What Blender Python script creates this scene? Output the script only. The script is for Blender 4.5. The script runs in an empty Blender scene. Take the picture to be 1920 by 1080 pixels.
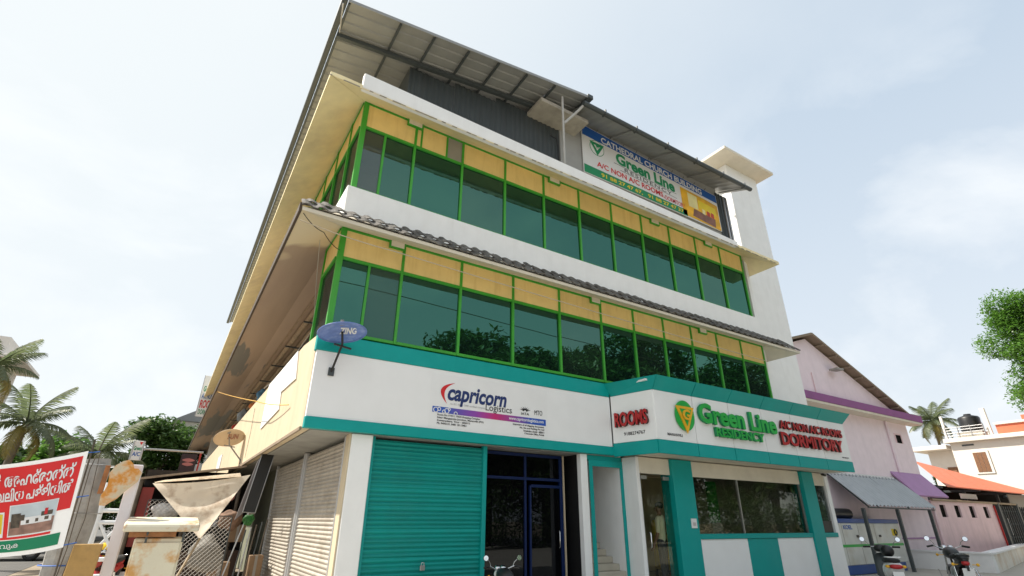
import bpy, bmesh, math, random
from math import sin, cos, pi, radians, sqrt, atan2
from mathutils import Vector, Matrix, Euler, noise
random.seed(7)
SC = bpy.context.scene
COL = SC.collection

# ------------------------------------------------------------------ camera
YAW, PITCH, ROLL, FPX = 0.562920, 0.428376, 0.0066924, 957.49
CAM = Vector((0, -9.0, 1.5))
_f = Vector((sin(YAW)*cos(PITCH), cos(YAW)*cos(PITCH), sin(PITCH)))
_r = Vector((cos(YAW), -sin(YAW), 0)); _u = _r.cross(_f)
RIGHT = _r*cos(ROLL) + _u*sin(ROLL); UP = -_r*sin(ROLL) + _u*cos(ROLL); FWD = _f
cam = bpy.data.cameras.new('camera'); cam.sensor_width = 36; cam.lens = 36*FPX/1920
cam.clip_start = 0.05; cam.clip_end = 3000
camo = bpy.data.objects.new('camera', cam); COL.objects.link(camo)
camo.matrix_world = Matrix(((RIGHT.x, UP.x, -FWD.x, CAM.x), (RIGHT.y, UP.y, -FWD.y, CAM.y), (RIGHT.z, UP.z, -FWD.z, CAM.z), (0, 0, 0, 1)))
SC.camera = camo

# ------------------------------------------------------------------ sky and sun
SUN_AZ = Vector((-0.80, 0.60)).normalized(); SUN_EL = radians(50)
world = bpy.data.worlds.new('World'); SC.world = world; world.use_nodes = True
wn = world.node_tree.nodes; wl = world.node_tree.links; wn.clear()
wo = wn.new('ShaderNodeOutputWorld'); bg = wn.new('ShaderNodeBackground'); bg.inputs['Strength'].default_value = 0.12
sky = wn.new('ShaderNodeTexSky'); sky.sky_type = 'NISHITA'; sky.sun_disc = False
sky.sun_elevation = SUN_EL; sky.sun_rotation = atan2(SUN_AZ.x, SUN_AZ.y)
sky.air_density = 1.0; sky.dust_density = 2.0; sky.ozone_density = 1.0
tc = wn.new('ShaderNodeTexCoord')
mp = wn.new('ShaderNodeMapping'); mp.inputs['Scale'].default_value = (1.0, 1.0, 1.6); mp.inputs['Location'].default_value = (.35, -.2, .1)
wl.new(tc.outputs['Generated'], mp.inputs['Vector'])
nz = wn.new('ShaderNodeTexNoise'); nz.inputs['Scale'].default_value = 2.3; nz.inputs['Detail'].default_value = 9
nz.inputs['Roughness'].default_value = 0.56; nz.inputs['Distortion'].default_value = 0.25
wl.new(mp.outputs['Vector'], nz.inputs['Vector'])
cr = wn.new('ShaderNodeValToRGB'); cr.color_ramp.elements[0].position = 0.46; cr.color_ramp.elements[1].position = 0.63
cr.color_ramp.elements[0].color = (0, 0, 0, 1); cr.color_ramp.elements[1].color = (1, 1, 1, 1)
wl.new(nz.outputs['Fac'], cr.inputs['Fac'])
# thin bright haze veils the whole tropical sky; the clouds are whiter
hz = wn.new('ShaderNodeMixRGB'); hz.inputs['Fac'].default_value = 0.80
hz.inputs['Color2'].default_value = (2.42, 2.8, 3.12, 1)
wl.new(sky.outputs['Color'], hz.inputs['Color1'])
mc = wn.new('ShaderNodeMath'); mc.operation = 'MULTIPLY'; mc.inputs[1].default_value = 0.62
s2 = wn.new('ShaderNodeSeparateXYZ'); wl.new(tc.outputs['Generated'], s2.inputs[0])      # fair-weather clouds bank up low, the zenith stays a plain veil
ch = wn.new('ShaderNodeMapRange'); ch.interpolation_type = 'SMOOTHSTEP'; ch.inputs['From Min'].default_value = .50; ch.inputs['From Max'].default_value = .70; ch.inputs['To Min'].default_value = 1; ch.inputs['To Max'].default_value = .12
wl.new(s2.outputs['Z'], ch.inputs['Value'])
cm = wn.new('ShaderNodeMath'); cm.operation = 'MULTIPLY'; wl.new(cr.outputs['Color'], cm.inputs[0]); wl.new(ch.outputs[0], cm.inputs[1])
wl.new(cm.outputs[0], mc.inputs[0])
# forward scatter: the veil whitens round the sun's side of the sky
dt = wn.new('ShaderNodeVectorMath'); dt.operation = 'DOT_PRODUCT'; dt.inputs[1].default_value = (SUN_AZ.x*cos(SUN_EL), SUN_AZ.y*cos(SUN_EL), sin(SUN_EL))
wl.new(tc.outputs['Generated'], dt.inputs[0])
gr = wn.new('ShaderNodeMapRange'); gr.interpolation_type = 'SMOOTHSTEP'; gr.inputs['From Min'].default_value = .1; gr.inputs['From Max'].default_value = .95
wl.new(dt.outputs['Value'], gr.inputs['Value'])
gm = wn.new('ShaderNodeMath'); gm.operation = 'MULTIPLY'; gm.inputs[1].default_value = .9; wl.new(gr.outputs[0], gm.inputs[0])
sx = wn.new('ShaderNodeSeparateXYZ'); wl.new(tc.outputs['Generated'], sx.inputs[0])     # milky air toward the horizon
hr = wn.new('ShaderNodeMapRange'); hr.inputs['From Min'].default_value = .62; hr.inputs['From Max'].default_value = .0; hr.inputs['To Max'].default_value = .8
wl.new(sx.outputs['Z'], hr.inputs['Value'])
hm_ = wn.new('ShaderNodeMixRGB'); hm_.inputs['Color2'].default_value = (3.25, 3.38, 3.5, 1); wl.new(hr.outputs[0], hm_.inputs['Fac']); wl.new(hz.outputs['Color'], hm_.inputs['Color1'])
gx = wn.new('ShaderNodeMixRGB'); gx.inputs['Color2'].default_value = (3.4, 3.58, 3.62, 1); wl.new(gm.outputs[0], gx.inputs['Fac'])
cl = wn.new('ShaderNodeMixRGB'); cl.inputs['Color2'].default_value = (3.9, 4.0, 4.05, 1)
wl.new(mc.outputs[0], cl.inputs['Fac']); wl.new(hm_.outputs['Color'], gx.inputs['Color1']); wl.new(gx.outputs['Color'], cl.inputs['Color1'])
wl.new(cl.outputs['Color'], bg.inputs['Color']); wl.new(bg.outputs['Background'], wo.inputs['Surface'])

sl = bpy.data.lights.new('sun', 'SUN'); sl.energy = 3.4; sl.angle = radians(0.8); sl.color = (1.0, 0.93, 0.82)
so = bpy.data.objects.new('sun', sl); COL.objects.link(so)
sd = Vector((SUN_AZ.x*cos(SUN_EL), SUN_AZ.y*cos(SUN_EL), sin(SUN_EL)))
so.rotation_euler = (-sd).to_track_quat('-Z', 'Y').to_euler()
so.location = (-40, 20, 60)
SC.view_settings.view_transform = 'Standard'; SC.view_settings.look = 'None'
SC.view_settings.gamma = 1; SC.view_settings.use_curve_mapping = False
SC.view_settings.exposure = 1.18
SC.render.engine = 'CYCLES'
SC.cycles.max_bounces = 8; SC.cycles.diffuse_bounces = 4; SC.cycles.transparent_max_bounces = 12

# ------------------------------------------------------------------ helpers
def ray(px, py):
    return RIGHT*((px-960)/FPX) - UP*((py-540)/FPX) + FWD
def atY(px, py, Y):
    d = ray(px, py); return CAM + d*((Y-CAM.y)/d.y)
def atX(px, py, X):
    d = ray(px, py); return CAM + d*((X-CAM.x)/d.x)
def atZ(px, py, Z):
    d = ray(px, py); return CAM + d*((Z-CAM.z)/d.z)

def wpos(o):
    p = Vector((0, 0, 0))
    while o is not None:
        p += o.location; o = o.parent
    return p
def setp(o, parent, local=False):
    if parent is not None:
        o.parent = parent
        if not local: o.location = o.location - wpos(parent)
    return o
def tag(o, label=None, cat=None, group=None, kind=None):
    if label: o['label'] = label
    if cat: o['category'] = cat
    if group: o['group'] = group
    if kind: o['kind'] = kind
    return o
def empty(name, loc, label=None, cat=None, group=None, rz=0):
    o = bpy.data.objects.new(name, None); COL.objects.link(o); o.location = loc; o.rotation_euler = (0, 0, rz)
    o.empty_display_size = 0.2
    return tag(o, label, cat, group)
def children(o): return list(o.children)
def copy_tree(o, parent=None):
    c = o.copy(); COL.objects.link(c)
    if parent is not None: c.parent = parent
    for ch in children(o): copy_tree(ch, c)
    return c
def inst(name, me, parent, loc=(0, 0, 0), rot=(0, 0, 0), scale=(1, 1, 1), local=False):
    o = bpy.data.objects.new(name, me); COL.objects.link(o); o.location = loc; o.rotation_euler = rot; o.scale = scale
    return setp(o, parent, local)

class MB:
    def __init__(s): s.v = []; s.f = []; s.sm = []
    def add(s, vs, fs, smooth=False):
        n = len(s.v); s.v += [tuple(v) for v in vs]
        for f in fs: s.f.append([i+n for i in f]); s.sm.append(smooth)
        return s
    def box(s, x0, x1, y0, y1, z0, z1):
        vs = [(x, y, z) for x in (x0, x1) for y in (y0, y1) for z in (z0, z1)]
        return s.add(vs, [(0, 1, 3, 2), (4, 6, 7, 5), (0, 4, 5, 1), (2, 3, 7, 6), (0, 2, 6, 4), (1, 5, 7, 3)])
    def obox(s, c, u, v, w):
        c, u, v, w = map(Vector, (c, u, v, w))
        vs = [c+u*a+v*b+w*d for a in (-1, 1) for b in (-1, 1) for d in (-1, 1)]
        return s.add(vs, [(0, 1, 3, 2), (4, 6, 7, 5), (0, 4, 5, 1), (2, 3, 7, 6), (0, 2, 6, 4), (1, 5, 7, 3)])
    def prism(s, poly, off):
        off = Vector(off); n = len(poly); p = [Vector(q) for q in poly]
        vs = p + [q+off for q in p]
        fs = [tuple(range(n))[::-1], tuple(range(n, 2*n))] + [(i, (i+1) % n, (i+1) % n+n, i+n) for i in range(n)]
        return s.add(vs, fs)
    def quad(s, a, b, c, d): return s.add([a, b, c, d], [(0, 1, 2, 3)])
    def tube(s, pts, r, n=8, cap=True, smooth=True):
        pts = [Vector(p) for p in pts]; k = len(pts)
        rs = r if isinstance(r, (list, tuple)) else [r]*k
        vs = []; fs = []
        t0 = (pts[1]-pts[0]).normalized(); ref = Vector((0, 0, 1)) if abs(t0.z) < .9 else Vector((1, 0, 0))
        a = t0.cross(ref).normalized()
        for i in range(k):
            t = (pts[min(i+1, k-1)]-pts[max(i-1, 0)]).normalized()
            a = (a - t*a.dot(t)); a = a.normalized() if a.length > 1e-6 else t.orthogonal().normalized()
            b = t.cross(a)
            for j in range(n):
                q = 2*pi*j/n; vs.append(pts[i]+(a*cos(q)+b*sin(q))*rs[i])
        for i in range(k-1):
            for j in range(n):
                fs.append((i*n+j, i*n+(j+1) % n, (i+1)*n+(j+1) % n, (i+1)*n+j))
        s.add(vs, fs, smooth)
        if cap:
            s.add(vs[:n], [tuple(range(n))[::-1]]); s.add(vs[-n:], [tuple(range(n))])
        return s
    def loft(s, secs, n=16, e=2.4):
        """secs: (centre, half width x, half height z[, exponent]) lofted along y"""
        vs = []; fs = []; k = len(secs)
        for q in secs:
            c = Vector(q[0]); a, b = q[1], q[2]; ex = q[3] if len(q) > 3 else e
            for j in range(n):
                t = 2*pi*j/n; cx, sx = cos(t), sin(t)
                vs.append(c+Vector((a*math.copysign(abs(cx)**(2/ex), cx), 0, b*math.copysign(abs(sx)**(2/ex), sx))))
        for i in range(k-1):
            for j in range(n): fs.append((i*n+j, i*n+(j+1) % n, (i+1)*n+(j+1) % n, (i+1)*n+j))
        fs.append(tuple(range(n))[::-1]); fs.append(tuple(range((k-1)*n, k*n)))
        return s.add(vs, fs, True)
    def lathe(s, prof, c, axis=(0, 0, 1), n=20):
        """prof: (radius, height) pairs round an axis through c"""
        ax = Vector(axis).normalized(); a = ax.orthogonal().normalized(); b = ax.cross(a); c = Vector(c)
        vs = []; fs = []; k = len(prof)
        for (r, h) in prof:
            for j in range(n):
                t = 2*pi*j/n; vs.append(c+ax*h+(a*cos(t)+b*sin(t))*r)
        for i in range(k-1):
            for j in range(n): fs.append((i*n+j, i*n+(j+1) % n, (i+1)*n+(j+1) % n, (i+1)*n+j))
        return s.add(vs, fs, True)
    def torus(s, c, axis, R, r, n=28, m=8):
        return s.lathe([(R+r*cos(2*pi*i/m), r*sin(2*pi*i/m)) for i in range(m+1)], c, axis, n)
    def ball(s, c, r, n=12, sc=(1, 1, 1)):
        m = MB().lathe([(max(1e-4, r*sin(pi*i/8)), -r*cos(pi*i/8)) for i in range(9)], (0, 0, 0), (0, 0, 1), n)
        return s.add([Vector((v[0]*sc[0], v[1]*sc[1], v[2]*sc[2]))+Vector(c) for v in m.v], m.f, True)
    def mesh(s, name, mat, bevel=0, seg=1):
        me = bpy.data.meshes.new(name); me.from_pydata(s.v, [], s.f)
        me.polygons.foreach_set('use_smooth', s.sm)
        bm = bmesh.new(); bm.from_mesh(me)
        if bevel:
            bmesh.ops.bevel(bm, geom=list(bm.edges), offset=bevel, segments=seg, affect='EDGES', clamp_overlap=True)
        bmesh.ops.recalc_face_normals(bm, faces=bm.faces)
        bm.to_mesh(me); bm.free()
        if mat: me.materials.append(mat)
        return me
    def build(s, name, mat, parent=None, bevel=0, local=False, seg=1):
        return inst(name, s.mesh(name, mat, bevel, seg), parent, local=local)
def B(name, mat, parent, x0, x1, y0, y1, z0, z1, bevel=0.006):
    return MB().box(x0, x1, y0, y1, z0, z1).build(name, mat, parent, bevel)

# ------------------------------------------------------------------ materials
MATS = {}
def mat(name, col, rough=0.6, metal=0.0, var=0.06, scale=3.0, bump=0.0, bscale=60, dirt=None, dirt_amt=0.0, dscale=2.0, streak=False, spec=0.5, coat=0.0, dlo=.5, dhi=.72, rnd=.03):
    if name in MATS: return MATS[name]
    m = bpy.data.materials.new(name); m.use_nodes = True; nt = m.node_tree; N = nt.nodes; L = nt.links
    p = N['Principled BSDF']; p.inputs['Roughness'].default_value = rough; p.inputs['Metallic'].default_value = metal
    p.inputs['Specular IOR Level'].default_value = spec; p.inputs['Coat Weight'].default_value = coat
    g = N.new('ShaderNodeNewGeometry')
    n1 = N.new('ShaderNodeTexNoise'); n1.inputs['Scale'].default_value = scale; n1.inputs['Detail'].default_value = 6
    L.new(g.outputs['Position'], n1.inputs['Vector'])
    r = N.new('ShaderNodeMapRange'); r.inputs['From Min'].default_value = .3; r.inputs['From Max'].default_value = .7
    r.inputs['To Min'].default_value = 1-var; r.inputs['To Max'].default_value = 1+var
    L.new(n1.outputs['Fac'], r.inputs['Value'])
    mx = N.new('ShaderNodeVectorMath'); mx.operation = 'SCALE'; mx.inputs[0].default_value = col
    oi = N.new('ShaderNodeObjectInfo'); ro = N.new('ShaderNodeMapRange'); ro.inputs['To Min'].default_value = 1-rnd; ro.inputs['To Max'].default_value = 1+rnd
    L.new(oi.outputs['Random'], ro.inputs['Value'])
    mm = N.new('ShaderNodeMath'); mm.operation = 'MULTIPLY'; L.new(r.outputs[0], mm.inputs[0]); L.new(ro.outputs[0], mm.inputs[1])
    L.new(mm.outputs[0], mx.inputs['Scale'])
    out = mx.outputs[0]
    if dirt_amt > 0:
        mp_ = N.new('ShaderNodeMapping')
        mp_.inputs['Scale'].default_value = (dscale*3, dscale*3, dscale*.35) if streak else (dscale, dscale, dscale)
        L.new(g.outputs['Position'], mp_.inputs['Vector'])
        n2 = N.new('ShaderNodeTexNoise'); n2.inputs['Scale'].default_value = 1; n2.inputs['Detail'].default_value = 8; n2.inputs['Roughness'].default_value = .62
        L.new(mp_.outputs[0], n2.inputs['Vector'])
        rr = N.new('ShaderNodeMapRange'); rr.inputs['From Min'].default_value = dlo; rr.inputs['From Max'].default_value = dhi
        rr.inputs['To Max'].default_value = dirt_amt
        L.new(n2.outputs['Fac'], rr.inputs['Value'])
        md = N.new('ShaderNodeMixRGB'); md.inputs['Color2'].default_value = (*dirt, 1)
        L.new(rr.outputs[0], md.inputs['Fac']); L.new(out, md.inputs['Color1']); out = md.outputs[0]
    L.new(out, p.inputs['Base Color'])
    n3 = N.new('ShaderNodeTexNoise'); n3.inputs['Scale'].default_value = bscale; n3.inputs['Detail'].default_value = 4
    L.new(g.outputs['Position'], n3.inputs['Vector'])
    rv = N.new('ShaderNodeMapRange'); rv.inputs['To Min'].default_value = max(.02, rough-.08); rv.inputs['To Max'].default_value = min(1, rough+.08)
    L.new(n1.outputs['Fac'], rv.inputs['Value']); L.new(rv.outputs[0], p.inputs['Roughness'])
    if bump:
        b = N.new('ShaderNodeBump'); b.inputs['Strength'].default_value = bump; b.inputs['Distance'].default_value = .01
        L.new(n3.outputs['Fac'], b.inputs['Height']); L.new(b.outputs[0], p.inputs['Normal'])
    MATS[name] = m
    return m
def tint_glass(name, tint, body, refl=1.0, trans=0.0, wav=0.0022, rmax=1.0):
    m = bpy.data.materials.new(name); m.use_nodes = True; nt = m.node_tree; N = nt.nodes; L = nt.links
    N.remove(N['Principled BSDF']); out = N['Material Output']
    gl = N.new('ShaderNodeBsdfGlossy'); gl.inputs['Roughness'].default_value = .004; gl.inputs['Color'].default_value = (*tint, 1)
    df = N.new('ShaderNodeBsdfDiffuse'); df.inputs['Color'].default_value = (*body, 1)
    tr = N.new('ShaderNodeBsdfTransparent'); tr.inputs['Color'].default_value = (.92, .93, .90, 1)
    bm_ = N.new('ShaderNodeMixShader'); bm_.inputs[0].default_value = trans
    L.new(df.outputs[0], bm_.inputs[1]); L.new(tr.outputs[0], bm_.inputs[2])
    g = N.new('ShaderNodeNewGeometry'); n3 = N.new('ShaderNodeTexNoise'); n3.inputs['Scale'].default_value = 1.1; n3.inputs['Detail'].default_value = 1
    L.new(g.outputs['Position'], n3.inputs['Vector'])
    b = N.new('ShaderNodeBump'); b.inputs['Strength'].default_value = 1; b.inputs['Distance'].default_value = wav
    L.new(n3.outputs['Fac'], b.inputs['Height']); L.new(b.outputs[0], gl.inputs['Normal'])
    ly = N.new('ShaderNodeLayerWeight'); ly.inputs['Blend'].default_value = .25
    mr = N.new('ShaderNodeMapRange'); mr.inputs['To Min'].default_value = .55*refl; mr.inputs['To Max'].default_value = rmax
    L.new(ly.outputs['Fresnel'], mr.inputs['Value'])
    mx = N.new('ShaderNodeMixShader'); L.new(mr.outputs[0], mx.inputs[0]); L.new(bm_.outputs[0], mx.inputs[1]); L.new(gl.outputs[0], mx.inputs[2])
    L.new(mx.outputs[0], out.inputs['Surface']); return m

WHITE = mat('white paint', (.88, .88, .87), .6, var=.03, dirt=(.55, .53, .49), dirt_amt=.14, dscale=1.6, streak=True, bump=.15, bscale=35)
SIGNW = mat('white cladding', (.86, .86, .86), .35, var=.015, dirt=(.6, .59, .57), dirt_amt=.12, dscale=.9)
TEAL = mat('teal cladding', (.0015, .32, .30), .45, spec=.3, var=.04, dirt=(.05, .3, .29), dirt_amt=.2, dscale=1.5)
SHUT = mat('teal shutter paint', (.0015, .28, .25), .5, rnd=.10, spec=.3, var=.05, dirt=(.02, .2, .18), dirt_amt=.3, dscale=1.3)
CREAM = mat('cream paint', (.62, .52, .36), .75, var=.05, dirt=(.42, .33, .22), dirt_amt=.45, dscale=1.0, streak=True, bump=.2, bscale=40)
CREAMW = mat('cream white soffit', (.74, .68, .56), .75, var=.05, dirt=(.5, .43, .33), dirt_amt=.3, dscale=1.0, bump=.15, bscale=40)
GREEN = mat('bright green frame paint', (.05, .36, .03), .4, var=.08)
YEL = mat('yellow panel', (.88, .66, .27), .55, rnd=.06, var=.05, dirt=(.6, .38, .12), dirt_amt=.35, dscale=2.2, streak=True)
GREYP = mat('grey panel', (.32, .30, .27), .6)
CONC = mat('raw concrete', (.40, .37, .32), .9, var=.15, scale=6, dirt=(.14, .13, .11), dirt_amt=.6, dscale=3, bump=.5, bscale=40)
SOFF = mat('cream soffit', (.88, .77, .47), .8, var=.06, dirt=(.48, .38, .26), dirt_amt=.4, dscale=.8, bump=.2, bscale=30)
GALV = mat('galvanised sheet', (.29, .295, .29), .5, metal=.15, var=.08, dirt=(.25, .23, .2), dirt_amt=.3, dscale=1.5)
DGREY = mat('dark grey steel paint', (.055, .065, .068), .5, var=.1)
DWALL = mat('dark corrugated sheet', (.055, .066, .07), .5, metal=.1, var=.1, dirt=(.06, .06, .06), dirt_amt=.4, dscale=1.5, streak=True)
TILE = mat('weathered concrete tile', (.12, .11, .10), .75, rnd=.25, var=.35, scale=5, dirt=(.36, .34, .31), dirt_amt=.3, dscale=5, bump=.4, bscale=60)
SHGREY = mat('weathered shutter steel', (.46, .42, .36), .5, rnd=.10, metal=.1, var=.14, scale=4, dirt=(.30, .25, .19), dirt_amt=.6, dscale=2.2)
BLUEF = mat('blue aluminium frame', (.003, .016, .085), .45, spec=.3)
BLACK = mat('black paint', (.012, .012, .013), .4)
RUBB = mat('black rubber', (.018, .018, .018), .8)
CHROME = mat('chrome', (.75, .75, .76), .15, metal=1.0)
STEEL = mat('dull steel', (.42, .42, .42), .4, metal=.8)
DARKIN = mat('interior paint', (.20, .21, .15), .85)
ROOMP = mat('pale green room paint', (.42, .46, .36), .85)
OLIVE = mat('olive interior wall', (.68, .60, .38), .8)
ALLOY = mat('mirror glass', (.8, .82, .84), .08, metal=1.0)
GLASS = tint_glass('green tinted window glass', (.10, .27, .205), (.010, .026, .020))
GLASSB = tint_glass('pale green window glass', (.13, .285, .22), (.020, .038, .030), .9)
GLASSC = tint_glass('grey green window glass with a blind behind', (.085, .20, .165), (.055, .085, .065), .75)
LOBBY = tint_glass('clear shop glass', (.30, .31, .27), (.01, .012, .01), .26, .94, rmax=.6)
CLEAR = tint_glass('dark door glass', (.12, .13, .14), (.004, .004, .005), .3, .12)
DOORGL = tint_glass('clear lobby door glass', (.30, .31, .27), (.01, .012, .01), .08, .98, rmax=.35)
GREYGL = tint_glass('grey clear glass', (.28, .34, .31), (.1, .12, .11), .45, .6)
RED = mat('red acrylic', (.42, .012, .014), .35)
REDP = mat('red print', (.62, .015, .02), .6)
DKEDGE = mat('dark letter side', (.05, .012, .01), .6)
LGREEN = mat('green acrylic', (.02, .38, .06), .35)
PGREEN = mat('green print', (.01, .25, .10), .6)
PBLUE = mat('blue print', (.012, .10, .40), .6)
NAVY = mat('navy print', (.012, .03, .14), .6)
PBLACK = mat('black print', (.03, .03, .035), .6)
PYEL = mat('yellow print', (.80, .60, .03), .6)
PWHITE = mat('white print', (.82, .82, .82), .6)
ORANGE = mat('orange yellow acrylic', (.78, .42, .02), .4)
FLEX = mat('white flex sheet', (.88, .88, .88), .55, var=.02, dirt=(.6, .58, .55), dirt_amt=.15, dscale=1.5)
PINK = mat('pale pink plaster', (.90, .77, .82), .8, var=.04, dirt=(.6, .5, .56), dirt_amt=.2, dscale=.9, streak=True, bump=.15, bscale=30)
PINKW = mat('warm pink plaster', (.82, .61, .63), .8, var=.05, dirt=(.5, .36, .36), dirt_amt=.35, dscale=1.0, streak=True, bump=.15, bscale=30)
PURP = mat('purple paint', (.30, .10, .28), .7, var=.06, dirt=(.2, .09, .2), dirt_amt=.3, dscale=1.2)
PURPL = mat('lilac paint', (.46, .26, .48), .7, var=.06)
OROOF = mat('orange painted roof sheet', (.68, .17, .085), .6, var=.06, dirt=(.5, .13, .07), dirt_amt=.3, dscale=.8)
BROWNS = mat('brown roof underside', (.26, .20, .14), .8, var=.15)
HOUSEW = mat('white house paint', (.72, .68, .63), .7, var=.03, dirt=(.55, .5, .45), dirt_amt=.25, dscale=.7, streak=True)
WOOD = mat('brown wooden shutter', (.20, .095, .045), .6, var=.2, scale=12)
ASPH = mat('asphalt', (.10, .098, .095), .9, var=.15, scale=.8, dirt=(.2, .19, .17), dirt_amt=.4, dscale=.6, bump=.5, bscale=80)
PAVE = mat('dusty concrete yard', (.43, .40, .35), .9, var=.12, scale=.5, dirt=(.25, .21, .17), dirt_amt=.5, dscale=.5, bump=.4, bscale=50)
EARTH = mat('dusty earth', (.27, .22, .16), .95, var=.2, scale=.3, dirt=(.14, .15, .07), dirt_amt=.6, dscale=.15)
RUSTY = mat('cream enamel with rust', (.74, .68, .52), .55, var=.04, dirt=(.62, .28, .03), dirt_amt=.85, dscale=4.2, dlo=.47, dhi=.62, bump=.2, bscale=50)
CLOTH = mat('stained canvas', (.90, .82, .70), .9, var=.08, dirt=(.40, .26, .16), dirt_amt=.75, dscale=4, bump=.3, bscale=120)
def sheer(m, amt):
    N = m.node_tree.nodes; L = m.node_tree.links; p = N['Principled BSDF']; o_ = N['Material Output']
    t = N.new('ShaderNodeBsdfTranslucent'); mx = N.new('ShaderNodeMixShader'); mx.inputs[0].default_value = amt
    L.new(p.inputs['Base Color'].links[0].from_socket, t.inputs['Color'])
    L.new(p.outputs[0], mx.inputs[1]); L.new(t.outputs[0], mx.inputs[2]); L.new(mx.outputs[0], o_.inputs['Surface'])
sheer(CLOTH, .7); sheer(FLEX, .2)
BARK = mat('bark', (.10, .08, .06), .9, var=.3, scale=5, bump=.8, bscale=25)
PBARK = mat('palm bark', (.20, .17, .14), .9, var=.25, scale=8, bump=.6, bscale=20)
POLE = mat('weathered concrete post', (.36, .35, .33), .9, var=.25, scale=9, dirt=(.14, .14, .12), dirt_amt=.6, dscale=9, bump=.6, bscale=30)
SKIN = mat('skin', (.23, .12, .075), .55)
SHIRT = mat('pale olive shirt', (.74, .72, .50), .9)
TROUS = mat('dark trousers', (.05, .055, .075), .9)
HAIR = mat('black hair', (.01, .009, .008), .6)
WPAINT = mat('glossy white paint', (.78, .78, .78), .25, coat=.4, var=.02)
PIPEW = mat('white pvc pipe', (.45, .44, .41), .5, var=.08)
PIPEB = mat('brown conduit', (.34, .26, .17), .6, var=.2)
VOID = mat('painted shade black', (.012, .011, .010), .95, spec=.05)  # near-black sheet colour standing for unlit depth
def leafmat(name, col, col2, trans=.35):
    m = bpy.data.materials.new(name); m.use_nodes = True; nt = m.node_tree; N = nt.nodes; L = nt.links
    N.remove(N['Principled BSDF']); out = N['Material Output']
    g = N.new('ShaderNodeNewGeometry'); n = N.new('ShaderNodeTexNoise'); n.inputs['Scale'].default_value = 1.3; n.inputs['Detail'].default_value = 4
    L.new(g.outputs['Position'], n.inputs['Vector'])
    ad = N.new('ShaderNodeMath'); ad.operation = 'ADD'; ad.inputs[1].default_value = -.25
    sc = N.new('ShaderNodeMath'); sc.operation = 'MULTIPLY'; sc.inputs[1].default_value = .5
    L.new(g.outputs['Random Per Island'], sc.inputs[0]); L.new(sc.outputs[0], ad.inputs[0])
    a2 = N.new('ShaderNodeMath'); a2.operation = 'ADD'; L.new(ad.outputs[0], a2.inputs[0]); L.new(n.outputs['Fac'], a2.inputs[1])
    mx = N.new('ShaderNodeMixRGB'); mx.inputs['Color1'].default_value = (*col, 1); mx.inputs['Color2'].default_value = (*col2, 1)
    L.new(a2.outputs[0], mx.inputs['Fac'])
    d = N.new('ShaderNodeBsdfDiffuse'); t = N.new('ShaderNodeBsdfTranslucent'); gl = N.new('ShaderNodeBsdfGlossy'); gl.inputs['Roughness'].default_value = .45
    L.new(mx.outputs[0], d.inputs['Color']); L.new(mx.outputs[0], t.inputs['Color'])
    m1 = N.new('ShaderNodeMixShader'); m1.inputs[0].default_value = trans; L.new(d.outputs[0], m1.inputs[1]); L.new(t.outputs[0], m1.inputs[2])
    m2 = N.new('ShaderNodeMixShader'); m2.inputs[0].default_value = .05; L.new(m1.outputs[0], m2.inputs[1]); L.new(gl.outputs[0], m2.inputs[2])
    L.new(m2.outputs[0], out.inputs['Surface']); return m
LEAF = leafmat('broad leaf', (.035, .085, .018), (.09, .17, .035))
LEAFB = leafmat('bright leaf', (.06, .17, .02), (.16, .32, .05), .5)
LEAFD = leafmat('dark leaf', (.025, .055, .015), (.06, .11, .03))
PALMHAZE = leafmat('palm leaf', (.085, .12, .06), (.18, .21, .10), .55)  # leaf paled; distance haze is put into the colour
PALMY = leafmat('yellowing palm leaf', (.20, .17, .035), (.30, .24, .06))
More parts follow.
